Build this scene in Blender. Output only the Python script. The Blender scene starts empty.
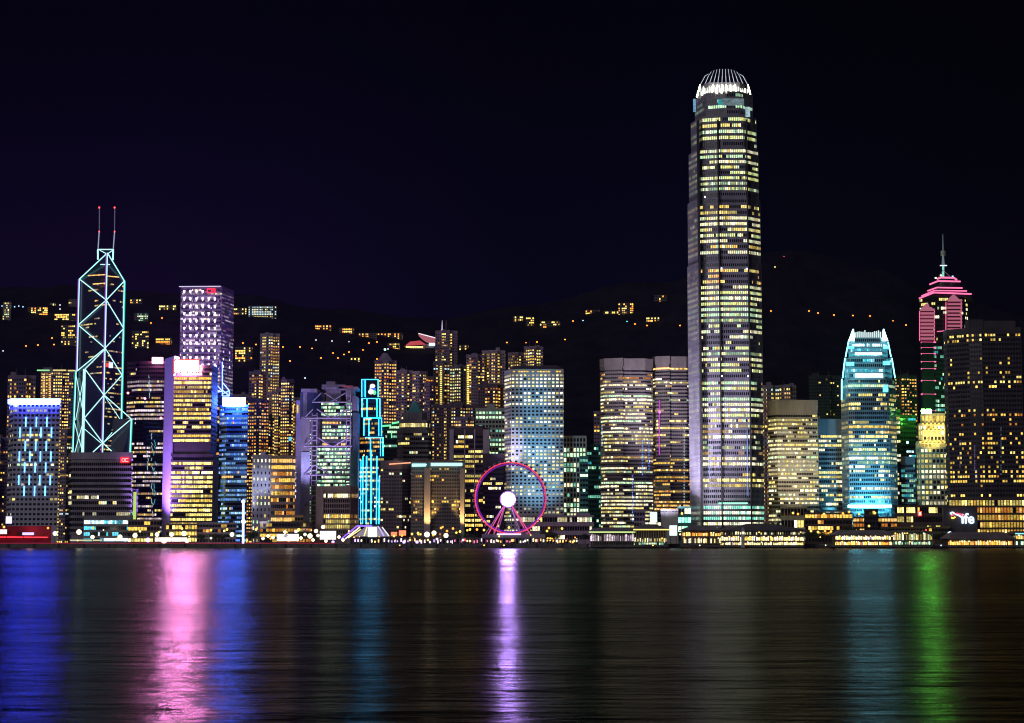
import bpy, math, random
from math import sin, cos, tan, radians, pi, hypot, exp
R = random.Random(7)
S = bpy.context.scene
COL = S.collection

# ------------------------------------------------------------------ camera
F = 1800.0                       # focal length in pixels of a 1024 px wide frame
HOR = 538.0
PITCH = math.atan((HOR - 361.5) / F)
CH = 8.0
cam = bpy.data.objects.new("camera", bpy.data.cameras.new("camera"))
COL.objects.link(cam)
cam.location = (0, 0, CH)
cam.rotation_euler = (pi / 2 + PITCH, 0, 0)
cam.data.sensor_width = 36
cam.data.lens = 36 * F / 1024
cam.data.clip_start = 1
cam.data.clip_end = 30000
S.camera = cam

# ------------------------------------------------------------------ night sky
W = bpy.data.worlds.new("World")
S.world = W
W.use_nodes = True
nt = W.node_tree
nt.nodes.clear()
def N(t, kind, **kw):
    n = t.nodes.new(kind)
    for k, v in kw.items():
        if k[0] == '_':
            setattr(n, k[1:], v)
        else:
            n.inputs[k.replace('__', ' ')].default_value = v
    return n
def ramp(t, stops, interp='LINEAR'):
    n = t.nodes.new('ShaderNodeValToRGB')
    e = n.color_ramp.elements
    n.color_ramp.interpolation = interp
    while len(e) < len(stops):
        e.new(0.5)
    for q, (p_, c) in zip(e, stops):
        q.position = p_
        q.color = (c[0], c[1], c[2], 1)
    return n
out = N(nt, 'ShaderNodeOutputWorld')
add = N(nt, 'ShaderNodeAddShader')
sky = N(nt, 'ShaderNodeTexSky', _sky_type='NISHITA', _sun_disc=False)
sky.sun_elevation = radians(1.0)
sky.sun_rotation = radians(200)
bg1 = N(nt, 'ShaderNodeBackground', Strength=0.0002)
nt.links.new(sky.outputs[0], bg1.inputs[0])
tc = N(nt, 'ShaderNodeTexCoord')
sep = N(nt, 'ShaderNodeSeparateXYZ')
nt.links.new(tc.outputs['Generated'], sep.inputs[0])
rx = ramp(nt, [(0.0, (.0062, .0020, .0240)), (0.30, (.0050, .0018, .0210)), (0.48, (.0010, .0010, .0110)),
               (0.66, (.0003, .0012, .0110)), (0.78, (.0002, .0005, .0035)), (1.0, (.0001, .0001, .0010))])
mx = N(nt, 'ShaderNodeMapRange')
mx.inputs[1].default_value = -0.30
mx.inputs[2].default_value = 0.30
nt.links.new(sep.outputs[0], mx.inputs[0])
nt.links.new(mx.outputs[0], rx.inputs[0])
rz = ramp(nt, [(0.0, (.30, .30, .30)), (0.36, (.50, .46, .48)), (0.55, (.36, .33, .38)), (0.8, (.10, .09, .14)), (1.0, (.05, .04, .08))])
mz = N(nt, 'ShaderNodeMapRange')
mz.inputs[1].default_value = 0.0
mz.inputs[2].default_value = 0.32
nt.links.new(sep.outputs[2], mz.inputs[0])
nt.links.new(mz.outputs[0], rz.inputs[0])
mul = N(nt, 'ShaderNodeMix', _data_type='RGBA', _blend_type='MULTIPLY')
mul.inputs[0].default_value = 1
nt.links.new(rx.outputs[0], mul.inputs[6])
nt.links.new(rz.outputs[0], mul.inputs[7])
bg2 = N(nt, 'ShaderNodeBackground', Strength=1.0)
nt.links.new(mul.outputs[2], bg2.inputs[0])
nt.links.new(bg1.outputs[0], add.inputs[0])
nt.links.new(bg2.outputs[0], add.inputs[1])
nt.links.new(add.outputs[0], out.inputs[0])

# dim wide glow of the city on the near shore, behind and left of the camera
sl = bpy.data.lights.new("sun", 'SUN')
sl.energy = 0.5
sl.angle = radians(40)
sl.color = (1.0, 0.95, 1.0)
so = bpy.data.objects.new("sun", sl)
COL.objects.link(so)
so.rotation_euler = (radians(66), 0, radians(-38))

v = S.view_settings
v.view_transform = 'Standard'
v.look = 'None'
v.exposure = 0
v.gamma = 1
v.use_curve_mapping = False
cy = S.cycles
cy.max_bounces = 3
cy.diffuse_bounces = 1
cy.glossy_bounces = 2
cy.transmission_bounces = 2
cy.sample_clamp_indirect = 6
cy.caustics_reflective = False
cy.caustics_refractive = False
cy.use_light_tree = True
cy.use_denoising = True
cy.filter_width = 1.1

# ------------------------------------------------------------------ mapping a photo point at depth Y to the world
CP, SP = cos(PITCH), sin(PITCH)
def PX(px, py, Y):
    u = (px - 512) / F
    w = (361.5 - py) / F
    return u * Y / (CP - w * SP)
def PZ(py, Y):
    w = (361.5 - py) / F
    return CH + Y * (SP + w * CP) / (CP - w * SP)
def P3(px, py, Y):
    return (PX(px, py, Y), Y, PZ(py, Y))
def ROW(z, Y):
    a = math.atan2(z - CH, Y) - PITCH
    return 361.5 - F * tan(a)
GZ = 3.0                         # level of the reclaimed shore above the water

# ------------------------------------------------------------------ materials
MATS = {}
def mat_new(name):
    m = bpy.data.materials.new(name)
    m.use_nodes = True
    m.node_tree.nodes.clear()
    return m, m.node_tree
def wall(name, c, rough=.75, var=.25, scale=.12, metal=0.0, spec=.3):
    if name in MATS:
        return MATS[name]
    m, t = mat_new(name)
    o = N(t, 'ShaderNodeOutputMaterial')
    b = N(t, 'ShaderNodeBsdfPrincipled', Roughness=rough, Metallic=metal)
    b.inputs['Specular IOR Level'].default_value = spec
    g = N(t, 'ShaderNodeNewGeometry')
    mp = N(t, 'ShaderNodeMapping')
    mp.inputs[3].default_value = (1, 1, .35)
    n = N(t, 'ShaderNodeTexNoise', Scale=scale, Detail=6, Roughness=.65)
    r = ramp(t, [(.3, [q * (1 - var) for q in c]), (.7, [min(1, q * (1 + var)) for q in c])])
    t.links.new(g.outputs[0], mp.inputs[0])
    t.links.new(mp.outputs[0], n.inputs[0])
    t.links.new(n.outputs[0], r.inputs[0])
    t.links.new(r.outputs[0], b.inputs[0])
    t.links.new(b.outputs[0], o.inputs[0])
    MATS[name] = m
    return m
HUE = dict(warm=(1, .56, .17), amber=(1, .33, .04), gold=(1, .62, .10), yellow=(1, .80, .22), lemon=(.88, 1, .34), white=(1, .93, .60), green=(.62, 1, .58),
           mint=(.30, 1, .72), cool=(.62, .90, 1), cyan=(.12, .75, 1), teal=(.05, .55, .62), blue=(.12, .30, 1), violet=(.62, .42, 1), pink=(1, .22, .42),
           rose=(1, .80, .90), red=(1, .05, .06), sky=(.30, .62, 1))
LEV = {0: .25, 1: .65, 2: 1.5, 3: 3.0}
def lit(h, l):
    k = 'lit_%s_%d' % (h, l)
    if k in MATS:
        return MATS[k]
    m, t = mat_new(k)
    o = N(t, 'ShaderNodeOutputMaterial')
    b = N(t, 'ShaderNodeBsdfPrincipled', Roughness=.12)
    b.inputs['Base Color'].default_value = (.02, .02, .022, 1)
    c = HUE[h]
    b.inputs['Emission Color'].default_value = (*c, 1)
    g = N(t, 'ShaderNodeNewGeometry')
    mp = N(t, 'ShaderNodeMapping')
    mp.inputs[3].default_value = (.42, .42, .75)
    n = N(t, 'ShaderNodeTexNoise', Scale=1.0, Detail=3, Roughness=.7)
    mr = N(t, 'ShaderNodeMapRange')
    mr.inputs[1].default_value = .30
    mr.inputs[2].default_value = .70
    mr.inputs[3].default_value = LEV[l] * .30
    mr.inputs[4].default_value = LEV[l] * 1.35
    t.links.new(g.outputs[0], mp.inputs[0])
    t.links.new(mp.outputs[0], n.inputs[0])
    t.links.new(n.outputs[0], mr.inputs[0])
    t.links.new(mr.outputs[0], b.inputs['Emission Strength'])
    t.links.new(b.outputs[0], o.inputs[0])
    m.cycles.emission_sampling = 'NONE'
    MATS[k] = m
    return m
def glow(name, c, s, sample=True):
    if name in MATS:
        return MATS[name]
    m, t = mat_new(name)
    o = N(t, 'ShaderNodeOutputMaterial')
    e = N(t, 'ShaderNodeEmission', Strength=s)
    e.inputs[0].default_value = (*c, 1)
    t.links.new(e.outputs[0], o.inputs[0])
    m.cycles.emission_sampling = 'FRONT_BACK' if sample else 'NONE'
    MATS[name] = m
    return m
DG = wall('dark_glass', (.018, .02, .026), rough=.15, spec=.5)
METAL = wall('grey_steel', (.30, .31, .33), rough=.4, metal=.6)
DARK = wall('dark_metal', (.05, .05, .055), rough=.5)

PAL = dict(
    office=[('yellow', 1, 2), ('yellow', 2, 3), ('white', 2, 3), ('white', 3, 1), ('green', 1, 1), ('green', 2, 1), ('warm', 1, 1)],
    ifc=[('lemon', 2, 3), ('white', 2, 3), ('white', 3, 2), ('green', 2, 2), ('yellow', 2, 2), ('yellow', 1, 1), ('gold', 2, .5), ('green', 1, 1)],
    golden=[('yellow', 2, 3), ('yellow', 3, 2), ('gold', 2, 3), ('yellow', 1, 2), ('white', 3, .6), ('gold', 1, 1)],
    resi=[('warm', 1, 2), ('gold', 1, 2), ('amber', 1, 1.5), ('warm', 2, 3), ('gold', 2, 2.5), ('yellow', 2, 2.5), ('cool', 2, .5), ('yellow', 3, 1.5), ('gold', 3, 1.5), ('warm', 0, 1)],
    resiamber=[('amber', 1, 2), ('warm', 1, 2), ('warm', 2, 3), ('gold', 2, 2), ('amber', 2, 2), ('gold', 3, 1.5), ('warm', 3, 1)],
    hotel=[('gold', 2, 3), ('gold', 1, 2), ('gold', 3, 1.5), ('yellow', 2, 1), ('amber', 1, 1)],
    mint=[('mint', 1, 2), ('green', 2, 3), ('white', 2, 1), ('green', 3, 2), ('green', 1, 1)],
    mintlit=[('mint', 2, 2), ('mint', 3, 1), ('green', 3, 2), ('white', 3, 1)],
    cool=[('cool', 1, 2), ('cool', 2, 2), ('white', 2, 2), ('yellow', 1, 1)],
    blue=[('sky', 1, 3), ('sky', 2, 2), ('cool', 2, 1), ('blue', 2, 2), ('warm', 2, .6), ('blue', 1, 2)],
    cyanw=[('cyan', 1, 3), ('cyan', 2, 2), ('cool', 2, 2), ('cool', 3, 1), ('teal', 2, 2)],
    rose=[('rose', 1, 3), ('rose', 2, 2), ('violet', 1, 1), ('white', 2, 1), ('rose', 0, 2)],
    roseoff=[('rose', 1, 2), ('warm', 1, 2), ('rose', 2, 1), ('yellow', 2, 1), ('rose', 0, 1)],
    tealoff=[('teal', 1, 2), ('mint', 1, 2), ('green', 2, 1), ('green', 1, 1), ('white', 2, .5)],
    amberoff=[('amber', 1, 2), ('gold', 1, 2), ('warm', 2, 2), ('gold', 2, 2), ('warm', 3, .7)],
    cream=[('white', 2, 3), ('yellow', 2, 2), ('white', 1, 2), ('yellow', 1, 2), ('white', 3, 1), ('green', 2, .5)],
    pinkbars=[('pink', 1, 1), ('pink', 2, 2)],
    bulbs=[('white', 3, 3), ('gold', 3, 2), ('warm', 3, 2), ('gold', 2, 1)],
    pier=[('warm', 3, 3), ('gold', 3, 3), ('amber', 3, 3), ('amber', 2, 2), ('white', 3, 1)],
    pierw=[('white', 3, 4), ('yellow', 3, 3), ('rose', 2, 1), ('warm', 3, 1), ('gold', 2, 1)],
)
PAL['hotgold'] = [('gold', 3, 3), ('yellow', 3, 2), ('warm', 2, 1), ('gold', 1, 1), ('amber', 3, 1)]
PAL['hotamber'] = [('amber', 3, 4), ('gold', 3, 3), ('yellow', 3, 1)]
def pick(pal, rnd):
    L = PAL[pal]
    x = rnd.random() * sum(q[2] for q in L)
    for h, l, w in L:
        x -= w
        if x <= 0:
            return h, l
    return L[0][0], L[0][1]

# ------------------------------------------------------------------ mesh building
class M:
    def __init__(s):
        s.v, s.f, s.i, s.m = [], [], [], []
    def mi(s, m):
        if m not in s.m:
            s.m.append(m)
        return s.m.index(m)
    def face(s, pts, m):
        b = len(s.v)
        s.v += [tuple(p) for p in pts]
        s.f.append(list(range(b, b + len(pts))))
        s.i.append(s.mi(m))
    def hexa(s, p, m):            # 8 points: bottom 4 ccw, top 4 ccw
        b = len(s.v)
        s.v += [tuple(q) for q in p]
        for f in ((0, 3, 2, 1), (4, 5, 6, 7), (0, 1, 5, 4), (1, 2, 6, 5), (2, 3, 7, 6), (3, 0, 4, 7)):
            s.f.append([b + k for k in f])
            s.i.append(s.mi(m))
    def box(s, x0, x1, y0, y1, z0, z1, m):
        s.hexa([(x0, y0, z0), (x1, y0, z0), (x1, y1, z0), (x0, y1, z0), (x0, y0, z1), (x1, y0, z1), (x1, y1, z1), (x0, y1, z1)], m)
    def obox(s, p, t, n, s0, s1, d0, d1, z0, z1, m):
        q = lambda a, d, z: (p[0] + t[0] * a + n[0] * d, p[1] + t[1] * a + n[1] * d, z)
        s.hexa([q(s0, d1, z0), q(s1, d1, z0), q(s1, d0, z0), q(s0, d0, z0), q(s0, d1, z1), q(s1, d1, z1), q(s1, d0, z1), q(s0, d0, z1)], m)
    def prism(s, poly, z0, z1, m, top=None, zt=None):
        top = top or poly
        n = len(poly)
        b = len(s.v)
        s.v += [(x, y, z0) for x, y in poly] + [(x, y, z1) for x, y in top]
        k = s.mi(m)
        for a in range(n):
            c = (a + 1) % n
            s.f.append([b + a, b + c, b + n + c, b + n + a])
            s.i.append(k)
        s.f.append([b + a for a in range(n)][::-1])
        s.f.append([b + n + a for a in range(n)])
        s.i += [k, k]
    def tube(s, p, q, r, m, n=5, r2=None):
        r2 = r if r2 is None else r2
        d = [q[k] - p[k] for k in range(3)]
        L = math.sqrt(sum(x * x for x in d)) or 1
        d = [x / L for x in d]
        a = (0, 0, 1) if abs(d[2]) < .9 else (1, 0, 0)
        u = [d[1] * a[2] - d[2] * a[1], d[2] * a[0] - d[0] * a[2], d[0] * a[1] - d[1] * a[0]]
        lu = math.sqrt(sum(x * x for x in u))
        u = [x / lu for x in u]
        w = [d[1] * u[2] - d[2] * u[1], d[2] * u[0] - d[0] * u[2], d[0] * u[1] - d[1] * u[0]]
        b = len(s.v)
        for c, rr in ((p, r), (q, r2)):
            for k in range(n):
                g = 2 * pi * k / n
                s.v.append(tuple(c[j] + rr * (cos(g) * u[j] + sin(g) * w[j]) for j in range(3)))
        k = s.mi(m)
        for a_ in range(n):
            c_ = (a_ + 1) % n
            s.f.append([b + a_, b + n + a_, b + n + c_, b + c_])
            s.i.append(k)
        s.f.append([b + j for j in range(n)])
        s.f.append([b + n + j for j in range(n)][::-1])
        s.i += [k, k]
    def ball(s, c, r, m, nu=8, nv=5, sz=1.0):
        b = len(s.v)
        k = s.mi(m)
        for i in range(nv + 1):
            a = pi * i / nv
            for j in range(nu):
                g = 2 * pi * j / nu
                s.v.append((c[0] + r * sin(a) * cos(g), c[1] + r * sin(a) * sin(g), c[2] + r * sz * cos(a)))
        for i in range(nv):
            for j in range(nu):
                j2 = (j + 1) % nu
                s.f.append([b + i * nu + j, b + (i + 1) * nu + j, b + (i + 1) * nu + j2, b + i * nu + j2])
                s.i.append(k)
    def mesh(s, name):
        me = bpy.data.meshes.new(name)
        me.from_pydata(s.v, [], s.f)
        for m in s.m:
            me.materials.append(m)
        me.polygons.foreach_set('material_index', s.i)
        me.update()
        return me
    def build(s, name, parent=None, loc=None):
        """links ONE object; vertices are world coordinates, re-based to the parent's place"""
        base = loc if loc else (parent.location if parent else (0, 0, 0))
        s.v = [(x - base[0], y - base[1], z - base[2]) for x, y, z in s.v]
        o = bpy.data.objects.new(name, s.mesh(name))
        COL.objects.link(o)
        if parent:
            o.parent = parent
        else:
            o.location = base
        return o
def thing(name, label, cat, loc, group=None):
    o = bpy.data.objects.new(name, None)
    COL.objects.link(o)
    o.location = loc
    tag(o, label, cat, group)
    return o
def tag(o, label, cat, group=None, kind=None):
    if label:
        o['label'] = label
    if cat:
        o['category'] = cat
    if group:
        o['group'] = group
    if kind:
        o['kind'] = kind
    return o
def sub(o, parent):
    """re-parent a part built under a top thing to a part (sub-part); both share the thing's base"""
    o.parent = parent
    return o

def offset(poly, d):
    n = len(poly)
    res = []
    for k in range(n):
        p0, p1, p2 = poly[k - 1], poly[k], poly[(k + 1) % n]
        e1 = (p1[0] - p0[0], p1[1] - p0[1])
        e2 = (p2[0] - p1[0], p2[1] - p1[1])
        l1, l2 = hypot(*e1) or 1, hypot(*e2) or 1
        n1 = (e1[1] / l1, -e1[0] / l1)
        n2 = (e2[1] / l2, -e2[0] / l2)
        c = max(.35, 1 + n1[0] * n2[0] + n1[1] * n2[1])
        res.append((p1[0] + d * (n1[0] + n2[0]) / c, p1[1] + d * (n1[1] + n2[1]) / c))
    return res
def footprint(front, Y, row, depth):
    pts = [(PX(px, row, Y + dy), Y + dy) for px, dy in front]
    yb = max(Y + dy for _, dy in front) + depth
    pts.append((PX(front[-1][0], row, yb), yb))
    pts.append((PX(front[0][0], row, yb), yb))
    return pts

def tower(name, label, cat, Y, secs, depth=30, fh=4.0, bay=3.0, wm=None, mode='band', sp=.45, p=.5, pal='office', wf=.9, slab=.45,
          fin=0, finw=.35, zones=(), group=None, parapet=2.0, gz=GZ, corr=.7, spread=.3, cola=0.0, roofbits=1, seed=None, finm=None, spm=None,
          round_=False, skip_edges=(), maxparts=95, glass=None, blank=0.0):
    rnd = random.Random(seed if seed is not None else hash(label) % 1 + sum(map(ord, label)))
    gm = glass or DG
    if mode == 'band':
        corr *= .86
        bay *= .85
        wf = min(wf, .84)
    fr0 = secs[-1][0]
    ref = (secs[-1][1] + min(secs[-1][2] or 520, 520)) / 2
    cx = sum(PX(a, ref, Y) for a, _ in fr0) / len(fr0)
    root = thing(name, label, cat, (cx, Y + depth / 2, gz), group)
    wmesh = M()
    cells_all = []
    bands = []
    colm = {}
    for (front, r1, r0) in secs:
        z1 = PZ(r1, Y)
        z0 = PZ(r0, Y) if r0 else gz
        poly = footprint(front, Y, (r1 + min(r0 or 520, 520)) / 2, depth)
        wmesh.prism(poly, z0, z1, wm)
        wmesh.prism(offset(poly, slab + .12), z1 - parapet * .55, z1 + parapet * .45, spm or wm)
        nf = max(1, int((z1 - parapet - z0 - blank) / fh))
        h = (z1 - parapet - z0 - blank) / nf
        ne = len(front) - 1
        for k in range(nf):
            za = z0 + blank + k * h
            if sp > 0:
                wmesh.prism(offset(poly, slab), za, za + sp * h, spm or wm)
            row = ROW(za + h * .7, Y)
            pp, pl = p, pal
            for (ra, rb, p2, pl2) in zones:
                if ra <= row <= rb:
                    pp, pl = p2, pl2
            fp_ = min(1, max(0, rnd.gauss(pp, spread * min(pp, 1 - pp) * 2)))
            base = pick(pl, rnd)
            bm_ = M()
            state = rnd.random() < fp_
            for e in range(len(poly) - 1):
                if e >= ne and e != len(poly) - 1 and len(poly) > 3 and e == ne + 0:
                    pass
                a, b = poly[e], poly[(e + 1) % len(poly)]
                if e == ne + 1 or e in skip_edges:
                    continue          # back face
                L = hypot(b[0] - a[0], b[1] - a[1])
                if L < 1.2:
                    continue
                t = ((b[0] - a[0]) / L, (b[1] - a[1]) / L)
                n = (t[1], -t[0])
                nb = max(1, int(round(L / bay)))
                w = L / nb
                for j in range(nb):
                    if cola and (e, j) not in colm:
                        colm[(e, j)] = 1 if rnd.random() > cola else rnd.uniform(0, .25)
                    if rnd.random() > corr:
                        state = rnd.random() < fp_
                    if cola and state and rnd.random() > colm[(e, j)]:
                        state = False
                    if state:
                        hh, ll = base if rnd.random() < .6 else pick(pl, rnd)
                        m = lit(hh, ll)
                    else:
                        m = gm
                    s0, s1 = (j + .5 - wf / 2) * w, (j + .5 + wf / 2) * w
                    zb, zt = za + sp * h + .04, za + h - .04
                    if mode == 'grid':
                        cells_all.append((a, t, n, s0, s1, zb, zt - (1 - wf) * h * .3, m, state))
                    else:
                        q = lambda s_, z_: (a[0] + t[0] * s_ + n[0] * .1, a[1] + t[1] * s_ + n[1] * .1, z_)
                        bm_.face([q(s0, zb), q(s1, zb), q(s1, zt), q(s0, zt)], m)
                if fin and k == 0:
                    for j in range(nb + 1):
                        wmesh.obox(a, t, n, j * w - finw / 2, j * w + finw / 2, -.1, slab + fin, z0, z1 - .3, finm or wm)
            if mode == 'band' and bm_.f:
                bands.append(bm_)
        if roofbits:
            xs = [q[0] for q in poly]
            wmid = (min(xs) + max(xs)) / 2
            ww = (max(xs) - min(xs))
            if (front, r1, r0) == secs[0] and ww > 8:
                for q in range(roofbits):
                    x_ = wmid + rnd.uniform(-.28, .28) * ww
                    s_ = rnd.uniform(.07, .16) * ww
                    y_ = Y + max(dy for _, dy in front) + depth * .3
                    wmesh.box(x_ - s_, x_ + s_, y_, y_ + 6, z1 + .5, z1 + rnd.uniform(3, 5.5), wm)
    wo = wmesh.build('wall', root)
    if mode == 'band':
        # largest bands as parts, the rest as one
        for b_ in bands[::-1][:maxparts]:
            b_.build('window_band', root)
        if len(bands) > maxparts:
            rest = M()
            for b_ in bands[::-1][maxparts:]:
                for f_, i_ in zip(b_.f, b_.i):
                    rest.face([b_.v[q] for q in f_], b_.m[i_])
            tag(rest.build('window_bands', root), None, None, kind='stuff')
    else:
        litc = [c for c in cells_all if c[8]]
        dark = [c for c in cells_all if not c[8]]
        rnd.shuffle(litc)
        ind = litc[:maxparts]
        rest = litc[maxparts:] + dark
        if len(cells_all) <= 100:
            ind, rest = cells_all, []
        def cell(mm, c):
            a, t, n, s0, s1, zb, zt, m, _ = c
            if round_:
                cs, cz, rr, rz_ = (s0 + s1) / 2, (zb + zt) / 2, (s1 - s0) / 2, (zt - zb) / 2
                pts = []
                for g in range(10):
                    an = 2 * pi * g / 10
                    ss, zz = cs + rr * cos(an), cz + rz_ * sin(an)
                    pts.append((a[0] + t[0] * ss + n[0] * .12, a[1] + t[1] * ss + n[1] * .12, zz))
                mm.face(pts, m)
            else:
                mm.obox(a, t, n, s0, s1, .02, .14, zb, zt, m)
        for c in ind:
            mm = M()
            cell(mm, c)
            mm.build('window', root)
        if rest:
            mm = M()
            for c in rest:
                cell(mm, c)
            tag(mm.build('windows', root), None, None, kind='stuff')
    return root

def lamp(kind, name, loc, power, color, size=2.0, target=None, angle=60, blend=.8):
    L = bpy.data.lights.new(name, kind)
    L.energy = power
    L.color = color
    o = bpy.data.objects.new(name, L)
    COL.objects.link(o)
    o.location = loc
    if kind == 'SPOT':
        L.spot_size = radians(angle)
        L.spot_blend = blend
        L.shadow_soft_size = size
    elif kind == 'AREA':
        L.size = size
    else:
        L.shadow_soft_size = size
    if target:
        from mathutils import Vector
        d = Vector(target) - Vector(loc)
        o.rotation_euler = d.to_track_quat('-Z', 'Y').to_euler()
    return o

def seg(root, p, q, r, m, name='light_tube'):
    mm = M()
    mm.tube(p, q, r, m, 5)
    return mm.build(name, root)
def panel(root, px0, px1, r0, r1, Y, m, name, th=1.0):
    mm = M()
    rm = (r0 + r1) / 2
    mm.box(PX(px0, rm, Y), PX(px1, rm, Y), Y - th, Y, PZ(r1, Y), PZ(r0, Y), m)
    return mm.build(name, root)
def text_mesh(s, size, m, extrude=.15, bold=0.0):
    c = bpy.data.curves.new('lettering', 'FONT')
    c.body = s
    c.size = size
    c.extrude = extrude
    c.offset = bold
    c.align_x = 'CENTER'
    o = bpy.data.objects.new('tmp', c)
    COL.objects.link(o)
    dg = bpy.context.evaluated_depsgraph_get()
    me = bpy.data.meshes.new_from_object(o.evaluated_get(dg))
    bpy.data.objects.remove(o)
    me.materials.clear()
    me.materials.append(m)
    return me

# ================================================================== THE SETTING
# water: long gentle ripples on a dark harbour
m, t = mat_new('harbour_water')
o_ = N(t, 'ShaderNodeOutputMaterial')
b = N(t, 'ShaderNodeBsdfPrincipled', IOR=1.33)
b.inputs['Base Color'].default_value = (.0015, .0022, .004, 1)
b.inputs['Specular IOR Level'].default_value = .5
g = N(t, 'ShaderNodeNewGeometry')
mpa = N(t, 'ShaderNodeMapping')
mpa.inputs[3].default_value = (.12, .55, 1)
n1 = N(t, 'ShaderNodeTexNoise', Scale=1.0, Detail=5, Roughness=.62, Distortion=.3)
mpb = N(t, 'ShaderNodeMapping')
mpb.inputs[3].default_value = (.0022, .009, 1)
n2 = N(t, 'ShaderNodeTexNoise', Scale=1.0, Detail=4, Roughness=.55)
bp = N(t, 'ShaderNodeBump', Strength=1.0, Distance=.20)
mr = N(t, 'ShaderNodeMapRange')
mr.inputs[1].default_value = .3
mr.inputs[2].default_value = .7
mr.inputs[3].default_value = .16
mr.inputs[4].default_value = .27
for mp_ in (mpa, mpb):
    t.links.new(g.outputs[0], mp_.inputs[0])
t.links.new(mpa.outputs[0], n1.inputs[0])
t.links.new(mpb.outputs[0], n2.inputs[0])
mpc = N(t, 'ShaderNodeMapping')
mpc.inputs[3].default_value = (.06, .11, 1)
t.links.new(g.outputs[0], mpc.inputs[0])
n3 = N(t, 'ShaderNodeTexNoise', Scale=1.0, Detail=3, Roughness=.5)
t.links.new(mpc.outputs[0], n3.inputs[0])
ad_ = N(t, 'ShaderNodeMath', _operation='MULTIPLY_ADD')
ad_.inputs[1].default_value = 3.4
t.links.new(n3.outputs[0], ad_.inputs[0])
t.links.new(n1.outputs[0], ad_.inputs[2])
t.links.new(ad_.outputs[0], bp.inputs['Height'])
t.links.new(n2.outputs[0], mr.inputs[0])
t.links.new(mr.outputs[0], b.inputs['Roughness'])
t.links.new(bp.outputs[0], b.inputs['Normal'])
dk_ = N(t, 'ShaderNodeBsdfPrincipled', Roughness=1.0)
dk_.inputs['Base Color'].default_value = (.0015, .0022, .004, 1)
dk_.inputs['Specular IOR Level'].default_value = 0
mxs = N(t, 'ShaderNodeMixShader')
mxs.inputs[0].default_value = .29
t.links.new(dk_.outputs[0], mxs.inputs[1])
t.links.new(b.outputs[0], mxs.inputs[2])
t.links.new(mxs.outputs[0], o_.inputs[0])
WATER = m
mm = M()
mm.face([(-4000, -300, 0), (4000, -300, 0), (4000, 1441, 0), (-4000, 1441, 0)], WATER)
tag(mm.build('water'), 'dark harbour water with coloured streaks of reflected light', 'water', kind='structure')
ASPH = wall('asphalt', (.05, .05, .052), rough=.9, scale=.3)
mm = M()
mm.box(-4000, 4000, 1440, 9000, -2, GZ, ASPH)
tag(mm.build('ground'), 'flat dark reclaimed ground behind the waterfront', 'ground', kind='structure')
QU = wall('quay_concrete', (.16, .15, .14), rough=.9, scale=.5, var=.4)
mm = M()
mm.box(-1200, 1200, 1437.5, 1441.5, -2, GZ + .5, QU)
for k in range(-60, 61):
    mm.box(k * 20 - .6, k * 20 + .6, 1436.9, 1437.6, -1, GZ + .2, DARK)
tag(mm.build('quay'), 'low concrete quay wall along the far shore', 'quay', kind='structure')

# hills behind the city
RID = [(-400, 300), (0, 284), (120, 290), (250, 294), (330, 308), (420, 318), (520, 306), (650, 282), (790, 246), (880, 268), (960, 300), (1100, 330), (1500, 360)]
YR = 3000.0
def ridge_z(px):
    for (a, ra), (b_, rb) in zip(RID, RID[1:]):
        if a <= px <= b_:
            k = (px - a) / (b_ - a)
            k = k * k * (3 - 2 * k)
            return PZ(ra + (rb - ra) * k, YR)
    return PZ(330, YR)
from mathutils import noise, Vector
def hill_z(x, y):
    px = 512 + x / y * F
    px = max(-400, min(1500, px))
    zr = ridge_z(px)
    k = max(0, min(1.0, (y - 1950) / (YR - 1950)))
    s = k ** 1.15
    if y > YR:
        s = max(0, 1 - ((y - YR) / 900) ** 2)
    return (GZ - 1) + (zr - GZ) * s + noise.fractal(Vector((x / 130, y / 130, 3)), 1.0, 2.0, 4) * 12 * min(1, k * 3)
HILLM = wall('wooded_hillside', (.016, .015, .019), rough=1, scale=.03, var=.5, spec=.05)
mm = M()
nx, ny = 170, 60
hv = []
for j in range(ny + 1):
    y = 1900 + j * (3800 - 1900) / ny
    for i in range(nx + 1):
        x = -1900 + i * 3800 / nx
        hv.append((x, y, hill_z(x, y)))
mm.v = hv
mm.mi(HILLM)
for j in range(ny):
    for i in range(nx):
        a = j * (nx + 1) + i
        mm.f.append([a, a + 1, a + nx + 2, a + nx + 1])
        mm.i.append(0)
tag(mm.build('hill'), 'dark wooded hills rising behind the towers', 'hill', kind='structure')
def hill_hit(px, py):
    y = 1960.0
    while y < YR:
        if hill_z(PX(px, py, y), y) >= PZ(py, y):
            return y
        y += 8
    return YR - 40

# thin night haze
q = M()
hz_, tz_ = mat_new('night_haze')
oh_ = N(tz_, 'ShaderNodeOutputMaterial')
ph_ = N(tz_, 'ShaderNodeVolumePrincipled', Density=.00002)
ph_.inputs['Color'].default_value = (.38, .36, 1, 1)
tz_.links.new(ph_.outputs[0], oh_.inputs['Volume'])
q.box(-2500, 2500, -310, 4300, -4, 620, hz_)
tag(q.build('haze'), 'thin night haze over the harbour', 'haze', kind='stuff')
cy.volume_bounces = 0

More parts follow.
